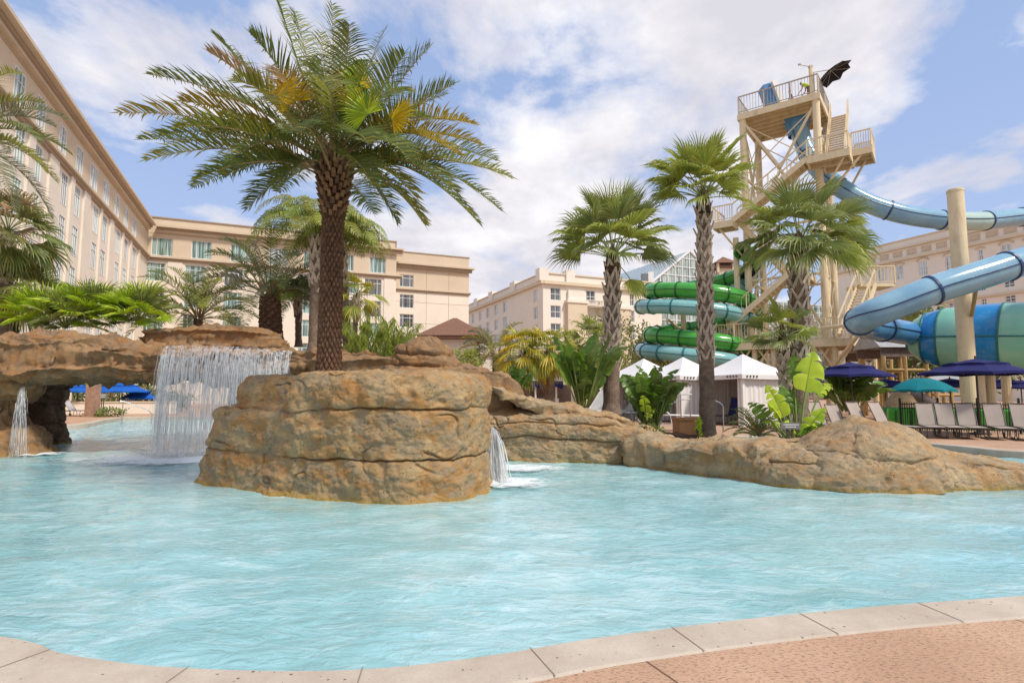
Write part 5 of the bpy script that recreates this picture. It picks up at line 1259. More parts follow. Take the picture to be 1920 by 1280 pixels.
    m = MB(); rail(m, c + V(-1.1, -.8, .1), c + V(1.1, -.8, .1), 1.1, 10); part(m, 'railing')
    # slide mouths standing on the platform
    m = MB(); c = at_(LA * .60, .9, z0 + .1); R = Matrix.Rotation(-.32, 3, 'Y'); m.box(c + R @ V(0, 0, .95), (.55, .9, 1.9), R); part(m, 'slide_mouth', 'tube_blue')
    m = MB(); c = at_(LA * .50, 1.0, z0 + .1); m.box(c + R @ V(0, 0, 1.0), (.36, 1.1, 2.0), R); part(m, 'slide_mouth', 'white_paint')
    # box of gear on the corner post
    m = MB(); c = at_(.2, -.1, z0 + 2.0); m.box(c, (.22, .2, .16)); m.beam(c, c + V(-.7, 0, .15), .04); m.box(c + V(-.75, 0, .18), (.16, .12, .1)); part(m, 'camera_arm', 'rail_grey')
    return P0, a, b, z0
TP0, TA, TB, TZ = tower()
def tube_slide(name, label, path, r, seam, mats, ring, ring_m, nseg, parent=None, cat='water slide', group=None, off=(0, 0, 0), smooth_n=14):
    t = parent or thing(name, label, cat, path[0], group)
    P = spline(path, smooth_n); L = np.cumsum([0] + [(q - p).length for p, q in zip(P[:-1], P[1:])]); tot = L[-1]
    Pn = np.array([tuple(p) for p in P])
    def pt(s): return Vector([float(np.interp(s, L, Pn[:, i])) for i in range(3)])
    for k in range(nseg):
        s0, s1 = tot * k / nseg, tot * (k + 1) / nseg; n = max(4, int((s1 - s0) / .25)); pts = [pt(s0 + (s1 - s0) * i / n) for i in range(n + 1)]
        m = MB(); m.tube(pts, r, 22, cap=False); o = m.build('slide_section', M[mats[k % len(mats)]], t, smooth=True)
        m = MB()
        for sg in (-1, 1):
            q = []
            for i in range(len(pts)):
                d = pts[min(i + 1, n)] - pts[max(i - 1, 0)]; sd = d.cross(V(0, 0, 1)).normalized(); q.append(pts[i] + sd * sg * (r + .01))
            m.tube(q, seam, 5)
        m.build('seam', M[ring_m], o)
        d = (pt(s1) - pt(max(0, s1 - .1))).normalized(); c = pt(s1); m = MB(); m.tube([c - d * .05, c + d * .05], ring, 24); m.build('flange', M[ring_m], t)
    return t
blue_path = [at(*p) for p in ((1488, 216, 40.6), (1500, 250, 40.2), (1516, 290, 39.6), (1545, 328, 38.8), (1585, 358, 38.0), (1630, 382, 37.4), (1690, 401, 37), (1760, 412, 37), (1830, 415, 37.4), (1905, 408, 38.5), (2020, 398, 39), (2150, 420, 35), (2140, 448, 29), (2030, 460, 25.2), (1920, 490, 24.4), (1850, 512, 24.2), (1760, 540, 24.2), (1690, 567, 24.4), (1632, 590, 24.8), (1612, 603, 25.8), (1622, 611, 27.0), (1660, 617, 28.2), (1712, 626, 30.0))]
bs = tube_slide('water_slide', 'long pale blue tube slide winding down from the tower past the cream pole', blue_path, .62, .035, ['tube_pale'] * 4 + ['tube_mint'] + ['tube_pale'] * 12 + ['tube_blue'] * 2, .67, 'navy_ring', 19, group='tube slides')
m = MB(); q = at(1494, 226, 40.4); m.lathe([(1.1, .9), (1.0, .4), (.72, -.7), (.64, -1.2)], 18, q); m.build('funnel', M['tube_blue'], bs, smooth=True)
def striped_bowl():
    A, B = at(1705, 634, 30.6), at(2040, 634, 25.4); d = (B - A); L = d.length; d.normalize(); s = d.cross(V(0, 0, 1)).normalized(); u = s.cross(d)
    t = thing('water_slide', 'wide tunnel slide in mint and blue stripes behind the cream pole', 'water slide', A, 'tube slides')
    def rad(x): return np.interp(x, [0, .03, .09, .17, .3, .5, 1], [.62, .95, 1.25, 1.45, 1.62, 1.70, 1.75])
    cuts = [0, .115, .22, .385, .58, .78, 1.0]; cols = ['bowl_mint', 'bowl_blue', 'bowl_mint', 'bowl_blue', 'bowl_mint', 'bowl_blue']
    for k in range(6):
        xs = np.linspace(cuts[k], cuts[k + 1], 8); n = 40; vs = []; fs = []
        for x in xs:
            for j in range(n): q = 2 * PI * j / n; vs.append(A + d * L * x + (s * math.cos(q) + u * math.sin(q)) * float(rad(x)))
        for i in range(7):
            for j in range(n): fs.append((i * n + j, i * n + (j + 1) % n, (i + 1) * n + (j + 1) % n, (i + 1) * n + j))
        obj('slide_section', vs, fs, M[cols[k]], t, smooth=True)
        m = MB()
        for sg in (-1, 1): m.tube([A + d * L * x + s * sg * (float(rad(x)) + .01) for x in xs], .04, 5)
        m.build('seam', M['dkteal'], t)
        c = A + d * L * cuts[k]; R = float(rad(cuts[k])); m = MB(); m.tube([c + (s * math.cos(q) + u * math.sin(q)) * (R + .02) for q in np.linspace(0, 2 * PI, 33)[:-1]], .05, 5, closed=True); m.build('flange', M['dkteal'], t)
striped_bowl()
def pole():
    b = at(1822, 800, 26.0); b.z = 0; top = at(1795, 356, 26.0)
    t = thing('slide_pole', 'thick cream steel pole carrying the blue tube slide', 'pole', b)
    m = MB(); m.tube([b, V(b.x, b.y, top.z)], .33, 24); m.build('post', M['tower'], t, smooth=False)
    m = MB(); m.lathe([(.345, -.12), (.345, -.02), (.32, .005), (0, .01)], 24, V(b.x, b.y, top.z)); 
    m.build('cap', M['tower'], t)
    m = MB(); m.tube([at(1816, 545, 25.6), at(1840, 520, 24.3)], .07, 8); m.tube([at(1822, 592, 25.6), at(1833, 524, 24.3)], .08, 8); m.build('bracket', plain('olive_bracket', (.32, .24, .09), .5, .4), t)
    for k, (x, d) in enumerate(((1858, 29), (1888, 30.5), (1838, 28.5))):
        c = at(x, 735, d); c.z = 0; p = thing('slide_post', ['cream post right of the thick pole under the striped slide', 'second cream post far right under the striped slide', 'cream post close behind the thick pole'][k], 'pole', c, 'posts under the striped slide'); m = MB(); m.tube([c, c + V(0, 0, 3.1)], .22, 12); m.build('post', M['tower'], p); m = MB(); m.box(c + V(0, 0, .05), (.7, .7, .1)); m.build('base_plate', M['tower'], p)
pole()
def spiral(label, C, R, z, pitch, f0, f1, r, mat, ringm, nseg, dz=0):
    path = []; n = int((f1 - f0) / 20)
    for i in range(n + 1):
        f = math.radians(f0 + (f1 - f0) * i / n); rr = R; path.append(V(C.x + rr * math.cos(f), C.y + rr * math.sin(f), z - pitch * (math.degrees(f) - 180) / 360))
    return tube_slide('water_slide', label, path, r, .03, [mat], r + .06, ringm, nseg, group='tube slides', smooth_n=6)
Cg = at(1318, HY, 42.5); zg = at(1213, 545, 42.5).z
g1 = spiral('bright green spiral tube slide winding left of the tower', Cg, 3.75, zg, 3.35, -60, 760, .56, 'green_tube', 'dkgreen', 34)
t1 = spiral('pale teal spiral tube slide coiled below the green one', Cg + V(-.45, 0, 0), 3.95, at(1198, 575, 42.5).z, 3.3, -40, 700, .52, 'teal_tube', 'dkteal', 30)
for k, (x, d, zt) in enumerate(((1285, 42.5, 8.4), (1388, 45.5, 8.8))):
    c = at(x, 735, d); c.z = 0; p = thing('slide_post', ['cream post in the middle of the spiral slides', 'cream post behind the right of the spiral slides'][k], 'pole', c, 'posts of the spiral slides'); m = MB(); m.tube([c, c + V(0, 0, zt)], .2, 12); m.build('post', M['tower'], p)
    m = MB()
    for zz, q in ((zt - .3, PI), (zt - 1.6, 1.3 * PI), (zt - 3.6, PI), (zt - 4.9, .9 * PI), (zt - 2.4, 1.8 * PI)): m.tube([c + V(0, 0, zz - .8), c + V(3.3 * math.cos(q), 3.3 * math.sin(q), zz - .2)], .09, 8)
    m.build('arm', M['tower'], p)
m = MB(); m.tube([at(1560, 690, 34.5), at(1622, 612, 26.6)], .1, 8); q = thing('slide_strut', 'long cream strut propping the lower blue tube bend', 'strut', at(1560, 690, 34.5), 'struts of the blue slide'); m.build('tube', M['tower'], q)
m = MB(); m.tube([at(1540, 615, 35), at(1626, 606, 26.4)], .1, 8); q = thing('slide_strut', 'level cream strut running to the lower blue tube bend', 'strut', at(1540, 615, 35), 'struts of the blue slide'); m.build('tube', M['tower'], q)
# wooden play huts under the slides
M['timber'] = plain('yellow_timber', (.52, .34, .14), .75, .25, .15, 6, .3, 30)
def tin():
    n = NT('corrugated_tin'); c = n.coord(); w = n.node('TexWave', i_Vector=c, i_Scale=2.6, bands_direction='X'); f = n.noise(c, 3, 6, .6)
    col = n.mix(n.ramp(f, [(.4, (0, 0, 0)), (.65, (1, 1, 1))]), (.48, .47, .47), (.60, .58, .57)); col = n.mix(n.math('MULTIPLY', w.outputs['Fac'], .35), col, (.22, .2, .2))
    return n.done(n.principled(col, .5, .4, n.bump(w.outputs['Fac'], .8, .05), .3))
M['tin'] = tin(); M['grey_wood'] = plain('weathered_board', (.23, .17, .14), .85, .2, .25, 5, .4, 30)
def hut(label, c, w, d, h, rh, lean=1):
    t = thing('play_hut', label, 'hut', c, 'tin roofed play huts')
    for sx in (-1, 0, 1):
        for sy in (-1, 1): m = MB(); m.tube([c + V(sx * w * .44, sy * d * .44, 0), c + V(sx * w * .44, sy * d * .44, h)], .12, 8); m.build('post', M['timber'], t)
    for z in (h * .45, h * .78):
        for sy in (-1, 1): m = MB(); m.tube([c + V(-w * .5, sy * d * .44, z), c + V(w * .5, sy * d * .44, z)], .09, 8); m.build('beam', M['timber'], t)
    m = MB(); m.box(c + V(0, -d * .46, h + .25), (w, .06, .55)); m.build('fascia', M['grey_wood'], t); m = MB(); m.box(c + V(0, d * .46, h + .25), (w, .06, .55)); m.build('fascia', M['grey_wood'], t)
    m = MB(); q = [c + V(x * w * .55, y * d * .55, h + .5) for x, y in ((-1, -1), (1, -1))] + [c + V(x * w * .55, 0, h + .5 + rh) for x in (1, -1)]; r = [c + V(x * w * .55, d * .55, h + .5) for x in (-1, 1)]
    m.add(q + r, [(0, 1, 2, 3), (3, 2, 5, 4), (0, 3, 4), (1, 5, 2)]); m.build('roof', M['tin'], t)
c = at(1676, 735, 33); c.z = 0; hut('tin roofed timber hut beneath the blue slide bend', c, 2.7, 2.4, 3.5, 1.1)
c = at(1632, 735, 38); c.z = 0; hut('white tin roofed hut half behind the tower deck', c, 2.0, 2.0, 3.6, 1.3)
c = at(1763, 735, 36); c.z = 0; hut('small tin roofed hut behind the big navy parasol', c, 2.0, 2.0, 1.7, .5)
# ------------------------------------------------------------------ people on the tower
def skin_mesh(name, nodes, edges, radii, material, parent, levels=1):
    me = bpy.data.meshes.new(name); inv = WORLDM[parent].inverted()
    me.from_pydata([tuple(inv @ Vector(n)) for n in nodes], edges, []); me.materials.append(material)
    o = bpy.data.objects.new(name, me); COL.objects.link(o); o.parent = parent; WORLDM[o] = WORLDM[parent].copy()
    sk = o.modifiers.new('Skin', 'SKIN'); sk.use_smooth_shade = True
    for v, r in zip(me.skin_vertices[0].data, radii): v.radius = (r, r)
    me.skin_vertices[0].data[0].use_root = True
    s = o.modifiers.new('Subdivision', 'SUBSURF'); s.levels = levels; s.render_levels = levels
    return o
M['skin'] = plain('skin', (.46, .26, .17), .5, .4, .06); M['hair'] = plain('dark_hair', (.03, .02, .015), .6, .3, .2)
M['hivis'] = plain('lime_shirt', (.55, .80, .02), .7, .2, .05); M['shorts'] = plain('dark_shorts', (.03, .035, .06), .8, .2, .1); M['mauve'] = plain('mauve_shirt', (.20, .16, .26), .8, .2, .1)
def person(label, base, face, lean, shirt, arm_fwd):
    """standing figure bending from the hips by lean, facing the unit vector face"""
    t = thing('person', label, 'person', base); f = Vector(face).normalized(); s = V(f.y, -f.x, 0); up = V(0, 0, 1)
    tv = (up * math.cos(lean) + f * math.sin(lean)); fv = (f * math.cos(lean) - up * math.sin(lean))
    hip = base + up * .93 - f * .08; N = []; E = []; R = []
    def add(p, r, par=None):
        N.append(p); R.append(r)
        if par is not None: E.append((par, len(N) - 1))
        return len(N) - 1
    pel = add(hip, .125); ab = add(hip + tv * .2, .115, pel); ch = add(hip + tv * .4, .135, ab); nb = add(hip + tv * .53, .065, ch); hd0 = add(hip + tv * .61 + fv * .02, .055, nb)
    h1 = add(hip + tv * .68 + fv * .03, .085, hd0); h2 = add(hip + tv * .77 + fv * .025, .09, h1); add(hip + tv * .83 + fv * .01, .06, h2); no = add(hip + tv * .70 + fv * .115, .016, h1)
    hands = []
    for g in (-1, 1):
        sh = add(hip + tv * .47 + s * g * .19, .06, ch); el = add(N[sh] + s * g * .05 + fv * .10 * arm_fwd - up * .27, .042, sh); wr = add(N[el] + f * .17 * arm_fwd - up * .18 + f * .04, .028, el); pa = add(N[wr] + f * .05 - up * .05, .034, wr)
        for k in range(4): q = add(N[pa] + s * (k - 1.5) * .02 + f * .03 - up * (.045 - abs(k - 1.4) * .006), .0095, pa); add(N[q] + f * .012 - up * .035, .008, q)
        q = add(N[pa] - s * g * .04 + f * .03, .011, pa); add(N[q] + f * .02 - up * .02, .009, q)
        th = add(hip + s * g * .1 - up * .08, .085, pel); kn = add(base + s * g * .11 + up * .48 + f * .03, .055, th); an = add(base + s * g * .12 + up * .09 - f * .02, .038, kn); add(base + s * g * .13 + up * .035 + f * .15, .034, an)
    body = skin_mesh('body', N, E, R, M['skin'], t, 2)
    w = lambda k: 1.18
    skin_mesh('shirt', [hip + tv * .02, hip + tv * .2, hip + tv * .4, hip + tv * .49, hip + tv * .47 + s * .19, hip + tv * .40 + s * .25, hip + tv * .47 - s * .19, hip + tv * .40 - s * .25], [(0, 1), (1, 2), (2, 3), (2, 4), (4, 5), (2, 6), (6, 7)], [.155, .145, .165, .10, .085, .075, .085, .075], shirt, t, 2)
    skin_mesh('shorts', [hip, hip + s * .1 - up * .1, base + s * .11 + up * .55, hip - s * .1 - up * .1, base - s * .11 + up * .55], [(0, 1), (1, 2), (0, 3), (3, 4)], [.15, .11, .09, .11, .09], M['shorts'], t, 2)
    skin_mesh('hair', [hip + tv * .74 - fv * .03, hip + tv * .81, hip + tv * .855 + fv * .03], [(0, 1), (1, 2)], [.095, .10, .06], M['hair'], t, 2)
    ey = MB()
    for g in (-1, 1): ey.lathe([(0.001, -.011), (.011, 0), (0.001, .011)], 8, hip + tv * .745 + fv * .108 + s * g * .033)
    ey.build('eyes', M['hair'], t)
def tpt(u, w): return TP0 + TA * u + TB * w + V(0, 0, TZ + .06)
person('lifeguard in a lime shirt bending forward on the top platform', tpt(.5, .7), TA * .9 + TB * .3, .85, M['hivis'], 1.0)
person('person in a mauve shirt standing by the slide mouth on the tower', tpt(1.75, 1.3) - V(0, 0, .35), TA, .15, M['mauve'], .4)
def black_parasol():
    c = tpt(-.3, .6) + V(0, 0, 2.1); t = thing('parasol', 'black parasol blown sideways on the top of the slide tower', 'parasol', tpt(.1, .3), 'parasols')
    Rm = Matrix.Rotation(-.42, 3, 'Y') @ Matrix.Rotation(-.25, 3, 'X'); c0 = c + V(1.05, .2, -.45); m = MB(); n = 8; vs = [c0 + Rm @ V(0, 0, .5)]; fs = []
    for j in range(n):
        q = 2 * PI * j / n; vs.append(c0 + Rm @ V(1.25 * math.cos(q), 1.25 * math.sin(q), .0)); q += PI / n; vs.append(c0 + Rm @ V(1.02 * math.cos(q), 1.02 * math.sin(q), .10))
    for j in range(2 * n): fs.append((0, 1 + j, 1 + (j + 1) % (2 * n)))
    m.add(vs, fs); m.build('canopy', plain('black_cloth', (.018, .016, .022), .85, .2, .2), t)
    m = MB(); m.tube([tpt(.1, .3), tpt(.1, .3) + V(0, 0, 1.7), c0 + Rm @ V(0, 0, .5)], .03, 6); m.build('pole', M['rail_grey'], t)
    m = MB()
    for j in range(n): q = 2 * PI * j / n; m.beam(c0 + Rm @ V(0, 0, .42), c0 + Rm @ V(1.2 * math.cos(q), 1.2 * math.sin(q), -.01), .02)
    m.build('ribs', M['rail_grey'], t)
black_parasol()
# ------------------------------------------------------------------ pool furniture
M['navy'] = plain('navy_canvas', (.022, .022, .105), .85, .2, .15, 2, .15, 60)
M['teal_cloth'] = plain('teal_canvas', (.008, .17, .20), .85, .2, .12, 2, .15, 60)
M['blue_cloth'] = plain('blue_canvas', (.012, .10, .42), .85, .2, .12, 2)
M['pole_dark'] = plain('bronze_pole', (.09, .06, .05), .5, .4, .1)
M['sling'] = plain('taupe_sling', (.39, .325, .28), .8, .2, .07, 2, .25, 120)
M['sling_white'] = plain('white_sling', (.70, .67, .64), .8, .2, .05, 2, .2, 90)
M['frame_dark'] = plain('bronze_frame', (.10, .075, .06), .45, .5, .1)
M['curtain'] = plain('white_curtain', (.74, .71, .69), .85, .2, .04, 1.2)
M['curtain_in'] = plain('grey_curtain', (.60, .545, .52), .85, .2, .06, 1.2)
def umbrella_proto(name, label, mat, loc, R=1.5, h=2.65, drop=.5, n=8, group='parasols', dome=False, tier=True):
    t = thing(name, label, 'parasol', (0, 0, 0), group)
    def canopy(r0, r1, z0, z1, nm, sag):
        m = MB(); k = 7; vs = []; fs = []; ns = n * 4
        for i in range(k):
            x = i / (k - 1); r = r0 + (r1 - r0) * x
            for j in range(ns):
                q = 2 * PI * j / ns; v = (j % 4) / 4; v = math.sin(PI * v)
                rr = r * (1 - .085 * v); z = z0 + (z1 - z0) * (x ** 1.0 if not dome else x ** 2.1) - sag * math.sin(PI * x) * (.4 + .6 * v) * (1 if not dome else 0) + .04 * v * x
                vs.append((rr * math.cos(q), rr * math.sin(q), z))
        for i in range(k - 1):
            for j in range(ns): fs.append((i * ns + j, i * ns + (j + 1) % ns, (i + 1) * ns + (j + 1) % ns, (i + 1) * ns + j))
        for j in range(ns): a = (k - 1) * ns; vs.append((vs[a + j][0], vs[a + j][1], vs[a + j][2] - .09))
        a = (k - 1) * ns
        for j in range(ns): fs.append((a + j, a + (j + 1) % ns, a + ns + (j + 1) % ns, a + ns + j))
        m.add(vs, fs); return m.build(nm, M[mat], t, smooth=False, local=True)
    if tier:
        canopy(.5 * R, R, h - drop * .42, h - drop, 'canopy', .03); canopy(.02, .56 * R, h, h - drop * .38, 'vent', .02)
    else: canopy(.02, R, h, h - drop, 'canopy', .0)
    m = MB(); m.tube([(0, 0, 0), (0, 0, h + .1)], .028, 10); m.build('pole', M['pole_dark'], t, local=True)
    m = MB(); m.lathe([(.26, 0), (.26, .06), (.08, .1), (.05, .35)], 14); m.build('base', M['pole_dark'], t, local=True)
    for j in range(n):
        q = 2 * PI * j / n; m = MB(); m.beam((.05 * math.cos(q), .05 * math.sin(q), h - .1), (R * .96 * math.cos(q), R * .96 * math.sin(q), h - drop - .02), .02); m.build('rib', M['pole_dark'], t, local=True)
    t.location = loc; return t
def ground_at(px, d): p = at(px, HY, d); return V(p.x, d, 0)
u1_ = umbrella_proto('parasol', 'two tiered navy parasol left of the slide pole over four loungers', 'navy', ground_at(1597, 21.5), 1.42, 2.62, .5)
u1_.rotation_euler.z = .2
dup(u1_, ground_at(1833, 20.5), .35, 'largest navy parasol in front of the thick cream pole', 'parasols', (1.24, 1.24, 1.03))
dup(u1_, ground_at(1660, 31), .1, 'small distant navy parasol half hidden left of the teal one', 'parasols', (.9, .9, .85))
dup(u1_, ground_at(1782, 30), .5, 'distant navy parasol peeping out right behind the teal one', 'parasols', (1.1, 1.1, .85))
dup(u1_, ground_at(1880, 34), .3, 'distant navy parasol under the striped slide', 'parasols', (1.1, 1.1, .88))
dup(u1_, ground_at(1915, 31), .0, 'distant navy parasol at the right picture edge', 'parasols', (1.0, 1.0, .82))
umbrella_proto('parasol', 'domed teal parasol behind the black fence', 'teal_cloth', ground_at(1729, 24.5), 1.22, 2.1, .52, 8, dome=True, tier=False)
def lounger_proto(label, mat, fm, group, cat='lounger', angle=62, flatz=.40):
    """local space: foot end towards -Y, backrest at +Y"""
    t = thing('sun_lounger', label, cat, (0, 0, 0), group); W = .33; ca, sa = math.cos(math.radians(angle)), math.sin(math.radians(angle)); yb = .12
    def sl(pts, nm):
        m = MB(); vs = []; fs = []
        for y, z in pts:
            for x in (-W, -W * .33, W * .33, W): vs.append((x, y, z - .018 * (1 - (x / W) ** 2)))
        for i in range(len(pts) - 1):
            for j in range(3): fs.append((i * 4 + j, i * 4 + j + 1, i * 4 + j + 5, i * 4 + j + 4))
        n = len(vs); vs += [(x, y, z - .015) for x, y, z in vs]; fs += [tuple(n + i for i in f[::-1]) for f in fs]
        m.add(vs, fs); m.build(nm, M[mat], t, smooth=True, local=True)
    sl([(-1.2, flatz - .02), (-.9, flatz), (-.4, flatz), (yb, flatz)], 'seat'); sl([(yb + .02, flatz + .02), (yb + .3 * ca, flatz + .3 * sa), (yb + .6 * ca, flatz + .6 * sa), (yb + .84 * ca, flatz + .84 * sa)], 'backrest')
    for s in (-1, 1):
        x = s * (W + .02); m = MB(); m.tube([(x, -1.22, flatz - .02), (x, yb + .55, flatz)], .02, 7); m.build('side_rail', M[fm], t, local=True)
        m = MB(); m.tube([(x, yb, flatz), (x, yb + .86 * ca, flatz + .86 * sa)], .018, 7); m.build('back_rail', M[fm], t, local=True)
        m = MB(); m.tube([(x, -1.0, flatz - .02), (x, -1.05, .1), (x, -.95, .02), (x, -.2, .02), (x, -.1, .1), (x, -.15, flatz)], .018, 7); m.build('leg', M[fm], t, local=True)
        m = MB(); m.tube([(x, .1, flatz), (x, .05, .1), (x, .15, .02), (x, .5, .02), (x, .58, .12), (x, .52, flatz)], .018, 7); m.build('leg', M[fm], t, local=True)
    m = MB(); m.tube([(-W, yb + .86 * ca, flatz + .86 * sa), (W, yb + .86 * ca, flatz + .86 * sa)], .018, 7); m.build('top_bar', M[fm], t, local=True)
    m = MB(); m.beam((-W, .5, flatz - .06), (W, .5, flatz - .06), .03); m.beam((-W, -1.2, flatz - .02), (W, -1.2, flatz - .02), .03); m.build('cross_bar', M[fm], t, local=True)
    m = MB(); m.lathe([(.001, -.02), (.09, -.02), (.09, .02), (.001, .02)], 12, (0, 0, 0)); 
    m.v = [(p[2] + W + .05, p[0] + .52, p[1] + .1) for p in m.v]; m.build('wheel', M[fm], t, local=True)
    return t
LG = 'taupe loungers in a row along the black fence'
l0 = lounger_proto('taupe lounger nearest the humped boulder in the row of five by the fence', 'sling', 'frame_dark', LG)
l0.location = ground_at(1737, 19.6); l0.rotation_euler.z = -.42; l0.scale = (.72, .95, .97)
for i, (x, d, lab) in enumerate([(1774, 19.4, 'second taupe lounger from the boulder by the fence'), (1813, 19.2, 'taupe lounger just left of the pole of the largest parasol'), (1866, 18.9, 'taupe lounger just right of the largest parasol pole'), (1917, 18.5, 'taupe lounger cut by the right picture edge')]):
    dup(l0, ground_at(x, d), -.42 - .02 * i, lab, LG)
for i, (x, d, lab) in enumerate([(1540, 20.6, 'leftmost of the taupe lounger backs above the boulder'), (1576, 20.6, 'lower taupe lounger back second from left above the boulder'), (1617, 20.4, 'third taupe lounger back above the boulder, under the parasol'), (1660, 20.2, 'taupe lounger back above the boulder nearest the fence panel')]):
    dup(l0, ground_at(x, d - 1.1) + V(0, 0, .04 if i != 1 else -.05), .12 + .05 * i, lab, 'taupe loungers behind the boulder')
w0 = lounger_proto('white lounger left of the first tall palm', 'sling_white', 'sling_white', 'white loungers by the cabanas', angle=50)
w0.location = at(1112, 772, 17.8) - V(0, 0, .35); w0.rotation_euler.z = -1.0
dup(w0, at(1178, 772, 17.6) - V(0, 0, .35), -1.15, 'white lounger right of the first tall palm', 'white loungers by the cabanas')
dup(w0, at(1196, 776, 18.4) - V(0, 0, .35), -1.2, 'white lounger beside the dark broad-leaved clump', 'white loungers by the cabanas')
dup(w0, at(1262, 792, 22.5) - V(0, 0, .1), 1.3, 'white lounger behind the steel handrail', 'white loungers by the cabanas')
# cabanas
def cabana():
    t = thing('cabana', 'white cabana at the right with dark chair inside and a full side curtain', 'cabana', (0, 0, 0), 'white cabanas'); W = 1.45; H = 2.28
    aL = V(-.75, .66, 0); aR = V(.66, .75, 0)
    def q(u, w, z): return tuple(aL * u + aR * w + V(0, 0, z))     # u along the left face, w along the right face, both from -W..W
    for u in (-1, 1):
        for w in (-1, 1):
            m = MB(); p = Vector(q(u * W, w * W, 0)); m.beam(p, p + V(0, 0, H), .12, .12, up=aL); m.build('post', M['white_paint'], t, local=True)
    m = MB(); R = W + .22; k = 6; ring = []
    c = [(-R, -R), (R, -R), (R, R), (-R, R)]
    vs = []; fs = []
    for i in range(k + 1):
        x = i / k; s = 1 - x; z = H + .02 + 1.02 * x - .10 * math.sin(PI * x)
        for j in range(4):
            a, b = c[j], c[(j + 1) % 4]
            for e in (0, .25, .5, .75): vs.append(q((a[0] + (b[0] - a[0]) * e) * s, (a[1] + (b[1] - a[1]) * e) * s, z - .03 * math.sin(PI * e) * s))
    for i in range(k):
        for j in range(16): fs.append((i * 16 + j, i * 16 + (j + 1) % 16, (i + 1) * 16 + (j + 1) % 16, (i + 1) * 16 + j))
    m.add(vs, fs); m.build('roof', M['curtain'], t, local=True)
    m = MB(); v2 = []; f2 = []
    for j in range(16): v2 += [vs[j], (vs[j][0], vs[j][1], vs[j][2] - .2)]
    for j in range(16): f2.append((2 * j, 2 * j + 1, 2 * ((j + 1) % 16) + 1, 2 * ((j + 1) % 16)))
    m.add(v2, f2); m.build('valance', M['curtain'], t, local=True)
    def drape(u0, w0, u1, w1, z0, z1, nm, mat, amp=.03, n=60):
        m = MB(); vs = []; L = math.hypot(u1 - u0, w1 - w0); nu, nw = -(w1 - w0) / L, (u1 - u0) / L
        for i in range(n + 1):
            x = i / n; o = amp * math.sin(x * L * 24 + math.sin(i * .7)) ; 
            for z, kk in ((z1, .5), ((z0 + z1) / 2, 1), (z0, 1.2)): vs.append(q(u0 + (u1 - u0) * x + nu * o * kk, w0 + (w1 - w0) * x + nw * o * kk, z))
        m.add(vs, [(i * 3 + j, i * 3 + j + 1, i * 3 + j + 4, i * 3 + j + 3) for i in range(n) for j in range(2)]); m.build(nm, M[mat], t, smooth=True, local=True)
    drape(-W, -W + .1, -W, W, .04, H - .05, 'side_curtain', 'curtain')         # right face (u = -W)
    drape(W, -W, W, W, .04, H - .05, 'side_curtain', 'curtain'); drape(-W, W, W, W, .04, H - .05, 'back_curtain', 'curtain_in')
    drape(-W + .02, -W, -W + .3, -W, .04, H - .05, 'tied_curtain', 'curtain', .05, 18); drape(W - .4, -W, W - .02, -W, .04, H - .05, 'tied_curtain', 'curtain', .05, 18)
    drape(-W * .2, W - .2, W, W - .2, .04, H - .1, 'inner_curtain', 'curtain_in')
    m = MB()
    for a, b in zip(c, c[1:] + c[:1]): m.beam(q(a[0] * .85, a[1] * .85, H - .02), q(b[0] * .85, b[1] * .85, H - .02), .08)
    m.build('header', M['white_paint'], t, local=True)
    for k in range(4):
        for pq in (q(-W - .24, -W + .05 + k * .18, H - .08), q(-W + .1 + k * .18, -W - .24, H - .08)): m = MB(); m.box(pq, (.06, .06, .07)); m.build('valance_gap', M['pole_dark'], t, local=True)  # added dark boxes stand in for the dark openings in the valance
    return t, aL, aR
cb, aL, aR = cabana()
cb.location = ground_at(1395, 27.3); cb.scale = (1.03, 1.03, 1); cb.rotation_euler.z = -.47
dup(cb, ground_at(1282, 29.6), -.42, 'white cabana in the middle, partly behind the tallest palm', 'white cabanas', (1.04, 1.04, 1))
dup(cb, ground_at(1208, 31.0), -.40, 'leftmost white cabana, mostly hidden by broad leaves', 'white cabanas', (1.04, 1.04, 1))
ch = lounger_proto('dark navy chair inside the right cabana', 'navy', 'frame_dark', None, 'chair', 70); ch.location = ground_at(1368, 26.9); ch.rotation_euler.z = -1.35; ch.scale = (.9, .75, 1.05); ch.name = 'deck_chair'
if 'group' in ch: del ch['group']
# handrails, planter box, sign
def handrail(name, label, pts, group=None):
    t = thing(name, label, 'handrail', pts[0][0], group)
    for k, p in enumerate(pts): m = MB(); m.tube(spline(p, 6) if len(p) > 3 else p, .024, 8); m.build('rail' if k == 0 else 'post', M['steel'], t)
    return t
d = 21.5; A_ = lambda x, y: at(x, y, d)
handrail('handrail', 'steel stair handrail in front of the middle cabana', [[A_(1250, 752), A_(1276, 740), A_(1280, 739), A_(1297, 739)], [A_(1276, 740), V(A_(1276, 740).x, d, 0)], [A_(1294, 748), V(A_(1294, 748).x, d, 0)], [A_(1251, 760), A_(1276, 749), A_(1294, 748)]], 'steel handrails')
d2 = 19.5; B_ = lambda x, y: at(x, y, d2)
handrail('handrail', 'bent steel grab rail right of the tallest palm', [[B_(1334, 750), B_(1344, 752), B_(1353, 758), B_(1356, 768), B_(1356, 808)], [B_(1334, 750), B_(1334, 806)]], 'steel handrails')
M['terracotta'] = plain('terracotta_box', (.40, .19, .085), .8, .2, .12, 3, .3, 40)
